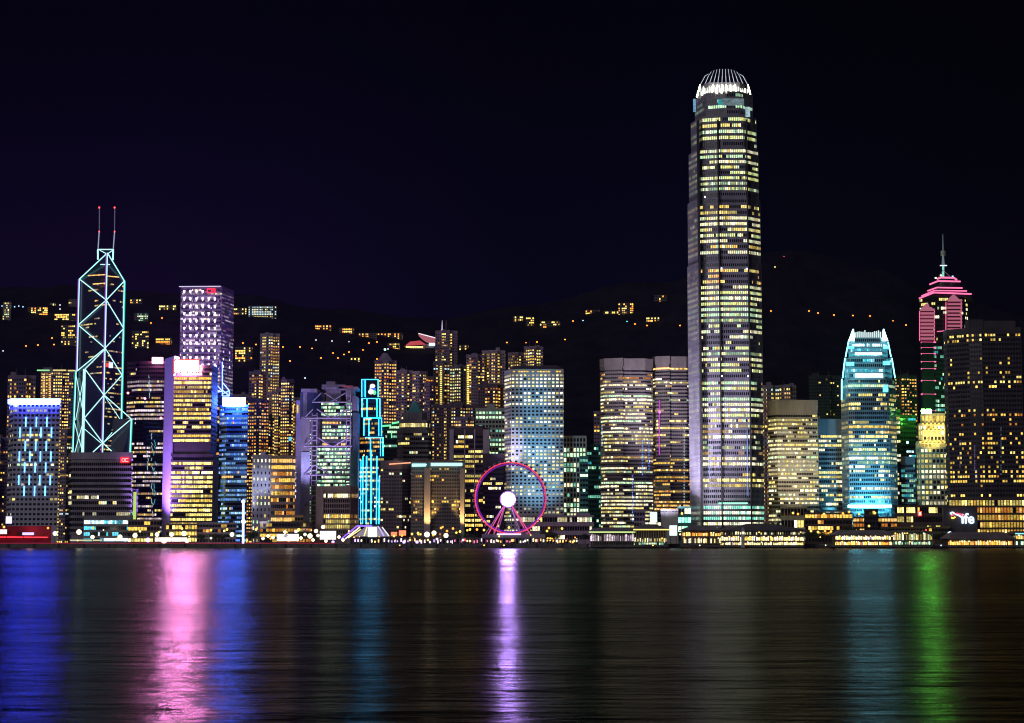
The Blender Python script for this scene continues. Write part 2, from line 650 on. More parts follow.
# ================================================================== WALL MATERIALS
W_GREY = wall('pale_grey_concrete', (.40, .39, .44))
W_BROWN = wall('brown_stone', (.22, .17, .16))
W_DBROWN = wall('dark_brown_stone', (.11, .085, .08))
W_DARK = wall('dark_cladding', (.045, .045, .06), rough=.4)
W_RESI = wall('residential_render', (.24, .19, .26))
W_RESI2 = wall('residential_tile', (.36, .30, .34))
W_CREAM = wall('cream_stone', (.42, .38, .30))
W_WHITE = wall('white_cladding', (.62, .60, .64), rough=.5)
W_BLUEG = wall('blue_glass_wall', (.05, .09, .13), rough=.25)
W_TEAL = wall('teal_glass_wall', (.03, .10, .11), rough=.25)
W_PURP = wall('violet_grey_aluminium', (.34, .30, .42), rough=.5)
W_ALU = wall('silver_aluminium', (.27, .255, .31), rough=.45)

# ================================================================== LANDMARK TOWERS
# ---- the very tall tower
def very_tall_tower():
    Y = 1500
    A = lambda l, r, k=0: [(l, 30), (l + 11, 5), (l + 31, 0), (r - 13, 0), (r, 12)]
    secs = [(A(695.5, 752), 92, 116), (A(691.5, 756), 116, 148), (A(689.5, 758), 148, 198), (A(688.5, 760), 198, 262), (A(688.5, 761.5), 262, 380),
            (A(690, 763), 380, None)]
    zones = [(92, 100, .2, 'mint'), (100, 116, .35, 'mint'), (116, 150, .75, 'ifc'), (150, 188, .8, 'ifc'), (190, 205, 0, 'ifc'), (205, 216, .85, 'golden'), (216, 256, .85, 'ifc'), (258, 269, 0, 'ifc'),
             (269, 282, .5, 'warmx'), (282, 322, .97, 'ifc'), (322, 374, .5, 'ifc'), (374, 381, 0, 'ifc'), (381, 420, .82, 'ifc'), (420, 470, .5, 'office'),
             (470, 488, .6, 'golden'), (488, 504, 0, 'ifc'), (504, 520, 1, 'mintlit')]
    PAL['warmx'] = [('amber', 2, 1), ('warm', 2, 2), ('yellow', 2, 2)]
    r = tower('skyscraper', 'tallest tower, silvery shaft with a crown of white fins', 'skyscraper', Y, secs, depth=45, fh=4.5, bay=1.9, wm=W_ALU,
              sp=.46, p=.6, pal='ifc', slab=.35, fin=.22, finw=.42, zones=zones, parapet=1.2, corr=.86, spread=.35, roofbits=0, maxparts=95, skip_edges=())
    # corner grooves, dark
    g = M()
    for px in (700.0, 719.6, 748.6):
        g.box(PX(px - .7, 300, Y), PX(px + .7, 300, Y), Y - 2.2, Y + 8, GZ, PZ(120, Y), DARK)
    g.build('corner_groove', r)
    # crown fins: floodlight on them painted as emission, raised for the water reflection
    FW = glow('crown_floodlit_white', (1, .98, .72), 14)
    FD = glow('crown_floodlit_cool', (.75, .80, 1), .6, False)
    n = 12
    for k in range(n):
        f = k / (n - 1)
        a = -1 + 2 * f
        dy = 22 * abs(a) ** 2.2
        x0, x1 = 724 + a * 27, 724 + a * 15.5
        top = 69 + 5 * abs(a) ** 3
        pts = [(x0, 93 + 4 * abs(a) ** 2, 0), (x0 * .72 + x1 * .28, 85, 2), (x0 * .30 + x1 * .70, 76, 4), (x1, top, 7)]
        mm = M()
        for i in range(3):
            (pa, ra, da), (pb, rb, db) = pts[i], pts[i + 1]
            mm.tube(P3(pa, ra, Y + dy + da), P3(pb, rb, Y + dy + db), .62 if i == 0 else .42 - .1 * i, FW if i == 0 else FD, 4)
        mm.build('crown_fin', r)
    c = M()
    c.prism(footprint([(701, 20), (708, 8), (740, 8), (748, 20)], Y, 85, 16), PZ(93, Y), PZ(80, Y), W_ALU,
            )
    c.build('roof', r)
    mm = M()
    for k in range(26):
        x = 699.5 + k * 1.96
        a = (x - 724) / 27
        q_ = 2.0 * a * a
        mm.box(PX(x, 88, Y), PX(x + .75, 88, Y), Y - .8 + 12 * a * a, Y + .2 + 12 * a * a, PZ(91 + q_ + R.random(), Y), PZ(84.5 + q_ + R.random() * 2.5, Y), glow('crown_fin_floodlit', (.95, 1, .9), 1.3, False))
    mm.build('crown_floodlit_bars', r)  # glowing bars, floodlight on the crown put into the material
    # lit panels near the top
    panel(r, 718, 722, 99.5, 105, Y - .9, lit('teal', 1), 'lit_panel', .3)
    panel(r, 722, 744, 98.5, 105.5, Y - .9, lit('cool', 0), 'lit_panel', .3)
    panel(r, 693.2, 695.8, 99, 112, Y + 15, lit('sky', 1), 'lit_panel', .6)
    panel(r, 745.5, 750, 107, 117, Y + .6, lit('cool', 1), 'lit_panel', .5)
    # little white lamps on the mechanical floors and light lines
    for px, py in ((705, 197), (721.5, 268.5), (746.8, 269), (722, 376), (748, 376)):
        panel(r, px - .7, px + .7, py - .8, py + .8, Y - 1.0, glow('lamp_cold', (.7, .75, 1), 3, False), 'lamp', .5)
    for px, a, b_ in ((709.5, 459, 478), (747.5, 430, 496)):
        panel(r, px - .3, px + .3, a, b_, Y - 1.0, glow('led_blue', (.3, .45, 1), .9, False), 'led_strip', .3)
    tag(panel(r, 718.5, 747.5, 502.5, 504, Y - 1.2, glow('mint_line', (.4, 1, .7), 1.4, False), 'canopy', 1.0), None, None)
    return r
very_tall_tower()
lamp('SPOT', 'floodlight', P3(640, 530, 1445), 1.9e6, (.80, .72, 1), 4, P3(694, 400, 1520), 75)
lamp('SPOT', 'floodlight', P3(705, 540, 1462), 2.0e5, (.92, .88, 1), 3, P3(722, 440, 1500), 80)

# ---- tower of triangles with neon edges
def triangle_tower():
    Y = 1750
    r = thing('skyscraper', 'dark angular tower outlined by white-cyan neon triangles with two masts', 'skyscraper', (PX(103, 400, Y), Y + 25, GZ))
    yc, yl, yr, ym = Y, Y + 26, Y + 24, Y + 45
    mm = M()
    gl = wall('navy_glass', (.03, .032, .06), rough=.22, spec=.6)
    # main shaft, three-sided in front, four-sided plan
    def pt(px, row, y):
        return (PX(px, row, y), y)
    pl = [pt(78, 380, yl), pt(105.3, 380, yc), pt(122.5, 380, yr), pt(104, 380, ym + 20)]
    zs_l, zs_r = PZ(279, yl), PZ(281, yr)
    apex = P3(107.3, 253, Y + 4)
    base = GZ
    b0 = len(mm.v)
    k = mm.mi(gl)
    tops = [(pl[0][0], pl[0][1], zs_l), (pl[1][0], pl[1][1], PZ(300, yc)), (pl[2][0], pl[2][1], zs_r), (pl[3][0], pl[3][1], zs_l)]
    mm.v += [(x, y, base) for x, y in pl] + tops + [(apex[0], apex[1] + 6, apex[2])]
    for f in ((0, 1, 5, 4), (1, 2, 6, 5), (2, 3, 7, 6), (3, 0, 4, 7), (4, 5, 8), (5, 6, 8), (6, 7, 8), (7, 4, 8), (3, 2, 1, 0)):
        mm.f.append([b0 + q for q in f])
        mm.i.append(k)
    # lower triangular quadrants: left block and right block
    mm.prism([pt(72.5, 420, yl + 10), pt(85, 420, yc - 1), pt(103, 420, yc + 3), pt(90, 420, ym)], GZ, PZ(376, Y), gl)
    mm.prism([pt(103, 440, yc + 1), pt(131, 440, yc + 10), pt(130.5, 440, ym), pt(105, 440, ym)], GZ, PZ(418, Y), gl,
             top=[pt(103, 440, yc + 12), pt(131, 440, yc + 11), pt(130.5, 440, ym), pt(105, 440, ym)])
    wo = mm.build('wall', r)
    # lit floors, each band on its facet
    rnd = random.Random(3)
    rows = [272, 275.5, 284, 289, 300, 305, 318, 323, 326, 336, 341, 351, 356, 362, 367, 373, 379, 384, 388, 393, 397, 403, 409, 412, 417, 424, 430, 436, 441, 446, 450]
    for rw in rows:
        bm_ = M()
        for (a, b_) in ((pl[0], pl[1]), (pl[1], pl[2])):
            L = hypot(b_[0] - a[0], b_[1] - a[1])
            tt = ((b_[0] - a[0]) / L, (b_[1] - a[1]) / L)
            n = (tt[1], -tt[0])
            nb = 16
            z = PZ(rw, Y)
            st = rnd.random() < .3
            for j in range(nb):
                if rnd.random() < .4:
                    st = rnd.random() < (.38 if rw > 340 else .25)
                if rw < 280:
                    st = (j > 9) if a is pl[0] else (j < 9)
                if st:
                    s0, s1 = j * L / nb, (j + .85) * L / nb
                    q = lambda s_, z_: (a[0] + tt[0] * s_ + n[0] * .3, a[1] + tt[1] * s_ + n[1] * .3, z_)
                    m_ = lit(*rnd.choice([('warm', 1), ('warm', 0), ('yellow', 1), ('white', 1), ('warm', 2), ('rose', 0)]))
                    off = 0
                    if rw < 280:          # sloping roof facet leans back
                        off = .0
                    bm_.obox(a, tt, n, s0, s1, .05, .35, z, z + 1.3, m_)
        if bm_.f and rw >= 283:
            bm_.build('window_band', r)
    for (a, b_, ry) in ((88, 105, 275), (107.5, 119, 275.5), (93, 105.5, 283.5)):
        q = M()
        q.tube(P3(a, ry + .6, Y + 8 if a < 100 else Y - .5), P3(b_, ry - .4 if a < 100 else ry + 1.6, Y - .5 if a < 100 else Y + 9), .55, lit('warm', 2), 4)
        q.build('window_band', r)
    NW = glow('neon_white_cyan', (.50, .98, 1.0), 1.35)
    NC = glow('neon_teal', (.02, .70, .62), 1.0, False)
    NV = glow('neon_violet', (.45, .12, .85), .8, False)
    f = -1.3
    yL, yC, yR = yl + f, yc + f, yr + f
    def ln(a, ra, ya, b_, rb, yb, r_=.62, side=None):
        r_ *= .82
        seg(r, P3(a, ra, ya), P3(b_, rb, yb), r_, NW)
        if side:
            d, m_ = side
            seg(r, P3(a + d, ra, ya + .8), P3(b_ + d, rb, yb + .8), .55, m_)
    c = lambda row: 107.4 - (row - 253) * .024
    le = lambda row: 79.4 - (row - 279) * .025
    re = lambda row: 124.3 - (row - 281) * .022
    # verticals
    ln(c(253), 253, yC, c(454), 454, yC, .62, (-1.0, NV))
    ln(le(279), 279, yL, le(371), 371, yL, .62, (-.9, NV))
    ln(re(281), 281, yR, re(454), 454, yR, .55, (.9, NC))
    ln(76.2, 371, yL, 72.8, 456, yL, .6, (-.8, NC))
    ln(85, 369, yC - 2, 83.2, 456, yC - 2, .95, (-1.4, NW))
    ln(131.3, 419, yC + 8, 129.8, 456, yC + 8, .6, (.9, NC))
    # sloping roof edges
    ln(79.4, 279, yL, 107.2, 253, yC + 2, .6, (.3, NC))
    ln(124.3, 281, yR, 107.4, 253, yC + 2, .6, (.3, NC))
    # triangles
    nodes = [(279, 281, 300), (325, 329, 348), (371, 375, 395)]
    for (rl, rr, rc) in nodes:
        if rl < 370:
            ln(le(rl), rl, yL, c(rc), rc, yC)
            ln(c(rc), rc, yC, le(rl + 46), rl + 46 if rl < 300 else 371, yL)
        ln(re(rr), rr, yR, c(rc), rc, yC)
        if rl < 370:
            ln(c(rc), rc, yC, re(rr + 46.5), rr + 46.5, yR)
    ln(85, 369, yC - 2, c(348), 349, yC - 1)
    ln(85, 369, yC - 2, c(395), 395, yC - 1)
    ln(c(395), 395, yC - 1, 84.3, 418, yC - 2)
    ln(84.3, 418, yC - 2, c(443), 443, yC - 1)
    ln(c(395), 395, yC, re(421), 421, yR, .4)
    ln(re(421), 422, yR, c(443), 443, yC, .4)
    ln(c(395), 395, yC - 1, 131.3, 419, yC + 8)
    ln(131.3, 419, yC + 8, c(443), 443, yC - 1)
    ln(c(443), 443, yC - 1, 93, 452, yC - 2)
    ln(c(443), 443, yC - 1, 111.5, 451, yC + 1)
    ln(84.6, 429, yC - 2, 101, 443, yC - 1.5, .4)
    # small crosses on the left flank
    for (a, b_, r0, r1) in ((75.6, 84.5, 373, 420), (73.8, 83.6, 420, 456)):
        ln(a, r0, yL, b_, r1, yC - 2, .4)
        ln(b_, r0, yC - 2, a, r1, yL, .4)
    # top frame
    ln(98.6, 249.5, yC + 6, 113.8, 249.5, yC + 6, .7)
    ln(98.6, 249.5, yC + 6, 106.8, 254, yC + 4, .5)
    ln(113.8, 249.5, yC + 6, 107.4, 254, yC + 4, .5)
    ln(97.9, 249.5, yC + 6, 97.9, 259.5, yC + 6, 1.0)
    ln(113.2, 249.5, yC + 6, 113.0, 260, yC + 6, 1.0)
    ln(100.5, 264.5, yC + 4, 105, 264.5, yC + 4, .6)
    ln(107.5, 264.5, yC + 4, 110, 264.5, yC + 4, .6)
    mast = wall('mast_paint', (.6, .6, .66), rough=.4)
    RD = glow('beacon_red', (1, .06, .05), 5, False)
    for a, b_ in ((98.0, 99.2), (113.2, 114.6)):
        q = M()
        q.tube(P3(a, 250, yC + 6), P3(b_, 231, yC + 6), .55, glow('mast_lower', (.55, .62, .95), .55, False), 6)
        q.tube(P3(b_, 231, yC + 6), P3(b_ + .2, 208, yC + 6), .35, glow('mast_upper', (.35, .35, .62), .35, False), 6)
        mo = q.build('mast', r)
        for rw, s_ in ((207.5, .85), (231.5, .7)):
            q = M()
            q.ball(P3(b_, rw, yC + 5), s_, RD, 6, 4)
            sub(q.build('beacon', r), mo)
    panel(r, 106, 109, 363, 367, yC - 3, glow('sign_red', (1, .05, .05), 1.6, False), 'logo_sign', 1)
    panel(r, 109, 113, 362.5, 368, yC - 3, glow('sign_paleblue', (.6, .65, 1), 1.6, False), 'logo_sign', 1)
triangle_tower()

# ---- round-window tower with hipped roof
def round_window_tower():
    Y = 1570
    secs = [([(504.5, 20), (511, 0), (563.5, 0)], 370.5, None)]
    r = tower('office_tower', 'pale tower with rows of round windows and a hipped roof', 'office tower', Y, secs, depth=38, fh=3.12, bay=3.5, wm=W_WHITE if False else wall('pale_blue_panels', (.52, .54, .62), rough=.6, var=.12),
              mode='grid', sp=.36, p=.48, pal='cream', wf=.56, slab=.10, parapet=3.0, round_=False, corr=.55, spread=.5, roofbits=0,
              zones=[(370, 384, .85, 'cream'), (384, 400, .5, 'cream'), (400, 470, .42, 'cream'), (470, 520, .65, 'cream')])
    z = PZ(370, Y)
    fp_ = footprint([(505, 20), (511, 0), (563, 0)], Y, 370, 38)
    tp = footprint([(513, 32), (518, 16), (556, 16)], Y, 365, 12)
    mm = M()
    mm.prism(fp_, z + 1.5, PZ(363.5, Y), wall('slate_purple_roof', (.13, .11, .17), rough=.6), top=tp)
    mm.build('roof', r)
    mm = M()
    for k in range(18):
        x = 513 + k * 2.7
        if R.random() < .75:
            mm.box(PX(x, 371, Y), PX(x + 2, 371, Y), Y - .7, Y - .4, PZ(372.2, Y), PZ(371, Y), lit('gold', 2))
    mm.build('cornice_lights', r)
round_window_tower()
lamp('SPOT', 'floodlight', P3(539, 513, 1520), 2.6e5, (.18, .66, 1), 1.5, P3(537, 430, 1570), 34, 1)
lamp('SPOT', 'floodlight', P3(540, 513, 1524), 1.0e5, (.25, .7, 1), 1.5, P3(538, 475, 1570), 70, 1)
lamp('SPOT', 'floodlight', P3(534, 513, 1522), 3.2e5, (.12, .64, 1), 1.5, P3(534, 385, 1570), 18, 1)
lamp('SPOT', 'floodlight', P3(512, 512, 1515), 6e5, (.85, .72, 1), 1.5, P3(506, 440, 1578), 26, 1)

# ---- bank headquarters with exposed trusses
def truss_tower():
    Y = 1600
    r = thing('office_tower', 'stepped violet-grey tower with hanging trusses and green-white floors', 'office tower', (PX(325, 450, Y), Y + 20, GZ))
    mm = M()
    core = wall('truss_tower_core', (.10, .10, .13), rough=.4)
    def bx(a, b_, r0, r1, y0, y1, m_):
        ref = (r0 + min(r1, 520)) / 2
        mm.box(PX(a, ref, Y), PX(b_, ref, Y), Y + y0, Y + y1, PZ(r1, Y) if r1 < 535 else GZ, PZ(r0, Y), m_)
    bx(322, 348, 402, 540, 4, 40, core)
    bx(300, 324, 417, 540, 10, 40, core)
    bx(297, 320, 390, 417, 24, 40, core)
    bx(292, 300, 398, 540, 26, 40, W_PURP)
    bx(300, 316, 388, 391, 8, 36, W_PURP)        # roof deck left
    bx(302, 306, 391, 420, 9, 14, W_PURP)
    bx(321, 345, 384, 388, 6, 36, W_PURP)        # roof deck centre
    bx(325, 334, 380.5, 384, 10, 24, W_PURP)
    bx(325, 340, 388, 402, 8, 36, wall('tower_shaft', (.20, .18, .22)))
    bx(338, 357, 386, 389.5, 6, 30, W_PURP)      # crane platform right
    bx(347, 356.5, 396, 410, 4, 30, W_PURP)
    bx(345, 353, 389, 396, 6, 30, W_PURP)
    bx(349, 357, 412, 530, 8, 36, wall('blue_side', (.12, .17, .26)))
    bx(300.5, 310, 416.5, 535, 2, 12, W_ALU)     # pale left stair tower
    bx(301, 309.5, 452, 535, 1, 2.1, wall('pale_blue_panel', (.36, .42, .56)))
    wo = mm.build('wall', r)
    # masts: ladder frames
    for (a, b_, top) in ((311.5, 316.5, 413), (346, 350, 393)):
        q = M()
        for x in (a, b_):
            q.box(PX(x - .45, 470, Y), PX(x + .45, 470, Y), Y - .5, Y + 1.5, GZ, PZ(top, Y), W_PURP)
        rw = top + 2
        while rw < 530:
            q.box(PX(a, 470, Y), PX(b_, 470, Y), Y - .3, Y + 1.0, PZ(rw + 1.2, Y), PZ(rw, Y), W_PURP)
            rw += 5
        q.build('ladder_mast', r)
    # trusses
    for rw, x0, x1 in ((402, 311, 348), (418, 303, 350), (446, 303, 352), (475, 303, 353), (505, 303, 353)):
        q = M()
        for (a, ra, b_, rb) in ((x0 + 10, rw - 9, x0 + 1, rw), (x0 + 14, rw - 9, x0 + 28, rw), (x1 - 3, rw - 9, x1 - 18, rw), (x0 + 1, rw, x1, rw)):
            q.tube(P3(a, ra, Y - .8), P3(b_, rb, Y - .8), .6, W_PURP, 4)
        q.build('truss', r)
    # floors
    rnd = random.Random(5)
    rows = [(403.5, 'mint', .95), (407, 'mint', .9), (410.5, 'mint', .9), (414, 'mint', .95), (422.5, 'warmx', .5), (426.5, 'mint', .9), (430.3, 'mint', 1), (434, 'mint', .9), (437.6, 'cream', .8),
            (444, 'warmx', .3), (449, 'mint', 1), (453, 'mint', 1), (456.5, 'mint', .85), (460, 'mint', 1), (464, 'mint', .9), (467.5, 'mint', .85), (472, 'mint', .6), (477, 'mint', .95),
            (481, 'mint', .9), (485, 'mint', .8), (489, 'mint', .5), (494, 'mint', .3), (499, 'mint', .3), (510, 'mint', .3), (515, 'mint', .3), (521, 'mint', .4)]
    for rw, pl_, pp in rows:
        q = M()
        x = 317 if rw > 446 else 322
        st = True
        if rw < 416:
            x = 321
        while x < 350:
            if rnd.random() < .5:
                st = rnd.random() < pp
            m_ = lit(*pick(pl_, rnd)) if st else DG
            q.box(PX(x, rw, Y), PX(x + 1.15, rw, Y), Y + 3.5, Y + 3.9, PZ(rw + 1.1, Y), PZ(rw - 1.0, Y), m_)
            x += 1.45
        q.build('window_band', r)
    q = M()
    for k in range(40):
        rw = 420 + k * 2.8
        if R.random() < .5:
            q.box(PX(309.8, rw, Y), PX(310.6, rw, Y), Y + 1.5, Y + 2.4, PZ(rw + 1, Y), PZ(rw, Y), lit('green', 2))
    q.build('stair_lights', r)
    for a in (292.7, 297):
        panel(r, a, a + 1.3, 405, 413, Y + 25.5, lit('gold', 2), 'lit_window', .5)
    panel(r, 343, 353, 385.6, 387.4, Y + 5.5, lit('pink', 0), 'sign', .6)
    panel(r, 288.8, 291.5, 437, 441, Y + 25.5, glow('panel_cyan', (.1, .6, 1), 1.2, False), 'lit_sign', .6)
truss_tower()
lamp('SPOT', 'floodlight', P3(299, 500, 1562), 2.2e5, (.62, .48, 1), 3, P3(312, 430, 1600), 80)
lamp('SPOT', 'floodlight', P3(340, 484, 1562), 2.0e5, (.60, .42, 1), 3, P3(335, 400, 1600), 70)

# ---- neon cyan tower with screen
def neon_tower():
    Y = 1620
    secs = [([(361.5, 6), (365.5, 0), (378.5, 0)], 379, 397), ([(361, 6), (367, 0), (380, 0)], 397, 417), ([(363, 6), (368.5, 0), (382, 0)], 417, 436),
            ([(359.5, 8), (366.5, 0), (383.5, 0)], 436, None)]
    r = tower('office_tower', 'slim stepped tower edged in cyan neon with a bright screen on top', 'office tower', Y, secs, depth=24, fh=3.7, bay=1.6, wm=wall('ink_blue_glass', (.02, .04, .06), rough=.3),
              sp=.5, p=.28, pal='amberoff', slab=.3, parapet=1.0, corr=.6, roofbits=0, zones=[(379, 397, 0, 'office'), (436, 456, .5, 'amberoff'), (456, 512, .55, 'cream')])
    NE = glow('neon_sky_blue', (.02, .46, 1.0), 9)
    def ln(a, ra, b_, rb, w=.7, y=-1.2):
        seg(r, P3(a, ra, Y + y), P3(b_, rb, Y + y), w * .5, NE)
    for (a, b_, c_, d, r0, r1) in ((361.7, 365.2, 365.9, 378.2, 379.5, 397), (362, 367, 377, 379.8, 398.5, 417), (363.8, 368.8, 378.8, 381.5, 418, 436), (365, 370.5, 380.5, 383, 437.5, 456)):
        ln(a, r0, a, r1, .7, 4)
        ln(b_, r0, b_, r1, .75)
        ln(d, r0, d, r1, .75)
        if r0 > 390:
            ln(c_, r0, c_, r1, .55)
        ln(a, r0, d, r0, .55)
    for x, w, t_ in ((363, .6, 456), (366.6, 1.0, 456), (371.2, 1.1, 450), (376.8, .8, 456), (379.3, .6, 476), (361, .4, 460), (382.6, .5, 470)):
        ln(x, t_, x - .4, 524, w)
    ln(371.2, 468, 371.2, 500, 1.3, -2)
    # screen: a two-lobed swirl in white, blue and green
    sc = panel(r, 367, 377.5, 381, 397, Y - 1.0, wall('screen_black', (.01, .01, .015)), 'screen', .6)
    for (cx_, cy_, rx_, ry_, m_) in ((372.5, 386, 2.7, 2.2, glow('swirl_white', (.95, .9, 1), 1.3, False)), (371, 391.8, 2.9, 2.6, glow('swirl_white', (1, 1, 1), 1, False)),
                                     (374.4, 392.5, 1.9, 2.4, glow('swirl_green', (.2, .9, .4), 1.1, False)), (373.6, 389, 2.2, 1.5, glow('swirl_blue', (.05, .15, 1), 1.3, False)),
                                     (370.4, 388.6, .9, 1.4, glow('swirl_pale', (.6, .9, 1), 1, False))):
        q = M()
        x, y, z = P3(cx_, cy_, Y - 1.9 - .1 * rx_)
        q.face([(x + rx_ * .9 * cos(a), y, z + ry_ * .9 * sin(a)) for a in [2 * pi * k / 14 for k in range(14)]], m_)
        sub(q.build('swirl_mark', r), sc)
neon_tower()

# ---- cheung-type square tower with grid of lamps
def lamp_grid_tower():
    Y = 1720
    r = tower('skyscraper', 'square tower covered by a grid of small white facade lamps', 'skyscraper', Y, [([(179, 0), (220, 0), (232, 34)], 287, None)], depth=30, fh=3.45, bay=1.55,
              wm=wall('mauve_steel', (.20, .17, .24), rough=.4), sp=.5, p=.7, pal='rose', slab=.25, fin=.12, finw=.3, parapet=2.2, corr=.55, spread=.3, roofbits=0,
              zones=[(287, 293, .1, 'rose'), (293, 355, .62, 'rose')])
    LW = glow('facade_lamp_white', (.95, .85, 1), 2.6, False)
    for j in range(11):
        rw = 291.5 + j * 7.35
        for i in range(6):
            if j == 0 and i > 3:
                continue
            x = 184.3 + i * 6.1
            q = M()
            X, Yy, Z = P3(x, rw, Y - 1.0)
            q.hexa([(X - .5, Yy, Z - 1.5), (X + .5, Yy, Z - 1.5), (X + .5, Yy + .6, Z - 1.5), (X - .5, Yy + .6, Z - 1.5), (X - 1.1, Yy, Z + 1.2), (X + .9, Yy, Z + 1.2), (X + .9, Yy + .6, Z + 1.2), (X - 1.1, Yy + .6, Z + 1.2)], LW)
            q.build('facade_lamp', r)
        for i in range(2):
            f_ = (i + .5) / 2
            x = 220 + 12 * f_
            q = M()
            X, Yy, Z = P3(x, rw + 1.5 + i * .7, Y + 34 * f_ - 1.3)
            q.box(X - .8, X + .8, Yy, Yy + .6, Z - 1.1, Z + 1.1, LW)
            q.build('facade_lamp', r)
    # red roof-edge sign
    q = M()
    RS = glow('sign_red_hot', (1, .03, .08), 2.2)
    for (a, b_, ra, rb) in ((207.4, 211.2, 288.8, 289.6), (207.4, 211.2, 292.4, 293.2), (207.2, 208.1, 289.4, 292.6), (212, 215.6, 288.8, 289.5), (212, 215.6, 290.7, 291.3), (212, 215.6, 292.4, 293.2), (211.6, 212.3, 288.8, 293.2), (214.9, 215.6, 288.8, 293.2)):
        q.box(PX(a, 291, Y), PX(b_, 291, Y), Y - 2, Y - 1.2, PZ(rb, Y), PZ(ra, Y), RS)
    q.build('sign_lettering', r)
    q = M()
    q.tube(P3(179, 286.6, Y - 1), P3(220.3, 286.3, Y - 1), .45, glow('roof_line_white', (.8, .7, 1), .9, False), 4)
    q.tube(P3(220.3, 286.3, Y - 1), P3(232, 291.2, Y + 33), .45, glow('roof_line_white', (1, 1, 1), 1), 4)
    q.build('roof_edge_light', r)
lamp_grid_tower()

# ---- pink-striped tower with spire
def pink_tower():
    Y = 1800
    dk = wall('black_glass', (.03, .03, .035), rough=.3)
    secs = [([(922, 10), (932, 0), (962, 0), (970, 12)], 297, None)]
    r = tower('skyscraper', 'dark tower with glowing pink bars, tiered roof and slim spire', 'skyscraper', Y, secs, depth=34, fh=4.4, bay=2.2, wm=dk, sp=.4, p=.25, pal='mint', slab=.2,
              parapet=1, roofbits=0, corr=.6, zones=[(297, 312, .5, 'cream'), (312, 340, .2, 'cream'), (340, 395, .3, 'tealoff'), (395, 500, .5, 'tealoff')])
    PK = glow('pink_tube', (1, .16, .36), 1.6)
    PD = glow('pink_lit_panel', (1, .30, .45), .42, False)
    PD2 = glow('pink_lit_dark', (1, .30, .45), .16, False)
    mm = M()
    def tier(l, lt, rt_, rr_, r0, r1, l2, lt2, rt2, rr2):
        a = footprint([(l, 14), (lt, 0), (rt_, 0), (rr_, 14)], Y, r1, 24)
        b_ = footprint([(l2, 24), (lt2, 12), (rt2, 12), (rr2, 24)], Y, r0, 6)
        mm.prism(a, PZ(r1, Y), PZ(r0, Y), dk, top=b_)
    tier(918.5, 934, 971, 973, 287, 297, 926, 938, 963, 965)
    tier(929, 939, 961, 962.5, 277, 287, 936, 942, 955, 957)
    mm.build('tiered_roof', r)
    def strip(pts, w=.8):
        q = M()
        for (a, ra), (b_, rb) in zip(pts, pts[1:]):
            q.tube(P3(a, ra, Y - 1.5), P3(b_, rb, Y - 1.5), w, PK, 4)
        q.build('light_tube', r)
    strip([(919, 298.5), (934, 292.5), (971.5, 294)])
    strip([(921.5, 296), (934.5, 290.5), (967, 291)], .6)
    strip([(927.5, 291), (937, 287.5), (962.5, 288)], .7)
    strip([(929.5, 284.5), (938, 281), (960.5, 281.5)], .8)
    strip([(937, 279), (941, 277.5), (954, 277.8), (957, 280)], .9)
    # the two bay columns with pink bars
    for (c_, w_, top, bot, y) in ((927, 7.5, 309, 341, 3), (953.5, 7.6, 300, 330, 0)):
        body = M()
        body.prism(footprint([(c_ - w_, 6), (c_ - w_ + 1.5, -2), (c_ + w_ - 1.5, -2), (c_ + w_, 6)], Y - 3 + y, 320, 8), GZ if c_ < 940 else PZ(400, Y), PZ(top + 1, Y), dk)
        body.hexa([P3(c_ - w_, top + 1, Y - 4 + y), P3(c_ + w_, top + 1, Y - 4 + y), P3(c_ + w_, top + 1, Y + 6), P3(c_ - w_, top + 1, Y + 6),
                   P3(c_ - .8, top - 5.5, Y - 2 + y), P3(c_ + .8, top - 5.5, Y - 2 + y), P3(c_ + .8, top - 5.5, Y + 4), P3(c_ - .8, top - 5.5, Y + 4)], PD)
        body.build('bay_column', r)
        rw = top
        k = 0
        while rw < bot:
            q = M()
            q.box(PX(c_ - w_ + .3, rw, Y), PX(c_ + w_ - .3, rw, Y), Y - 5.6 + y, Y - 5.2 + y, PZ(rw + 2.2, Y), PZ(rw, Y), PD)
            q.tube(P3(c_ - w_ + .2, rw + 3, Y - 6 + y), P3(c_ + w_ - .2, rw + 3, Y - 6 + y), .28, glow('pink_dark_line', (.5, .03, .12), .5, False), 4)
            q.build('light_band', r)
            rw += 3.6
        for dx in (-w_, w_):
            seg(r, P3(c_ + dx, top + 2, Y - 5 + y), P3(c_ + dx, bot, Y - 5 + y), .35, PK)
    for rw in (342, 347.5, 353.5, 361.5, 368.5, 380.5, 394, 410.5):
        strip([(921, rw + .6), (922, rw), (936, rw + .2)], .65)
    strip([(937, 331.5), (947, 330.6)], .35)
    # spire
    SPM = wall('spire_steel', (.55, .6, .62), rough=.35)
    q = M()
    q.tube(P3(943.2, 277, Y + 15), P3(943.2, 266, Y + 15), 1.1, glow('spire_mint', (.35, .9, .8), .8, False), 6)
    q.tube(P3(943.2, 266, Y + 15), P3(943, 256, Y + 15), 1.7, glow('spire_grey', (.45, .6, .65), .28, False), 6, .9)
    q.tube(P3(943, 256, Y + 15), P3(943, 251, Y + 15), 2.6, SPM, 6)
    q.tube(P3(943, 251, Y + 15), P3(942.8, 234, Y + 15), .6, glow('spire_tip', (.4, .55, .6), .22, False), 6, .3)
    q.tube(P3(940, 265.5, Y + 13), P3(947, 265.5, Y + 13), .5, glow('spire_ring', (.7, 1, 1), 1.6, False), 4)
    q.tube(P3(943, 270, Y + 13), P3(939, 276.5, Y + 13), .3, SPM, 4)
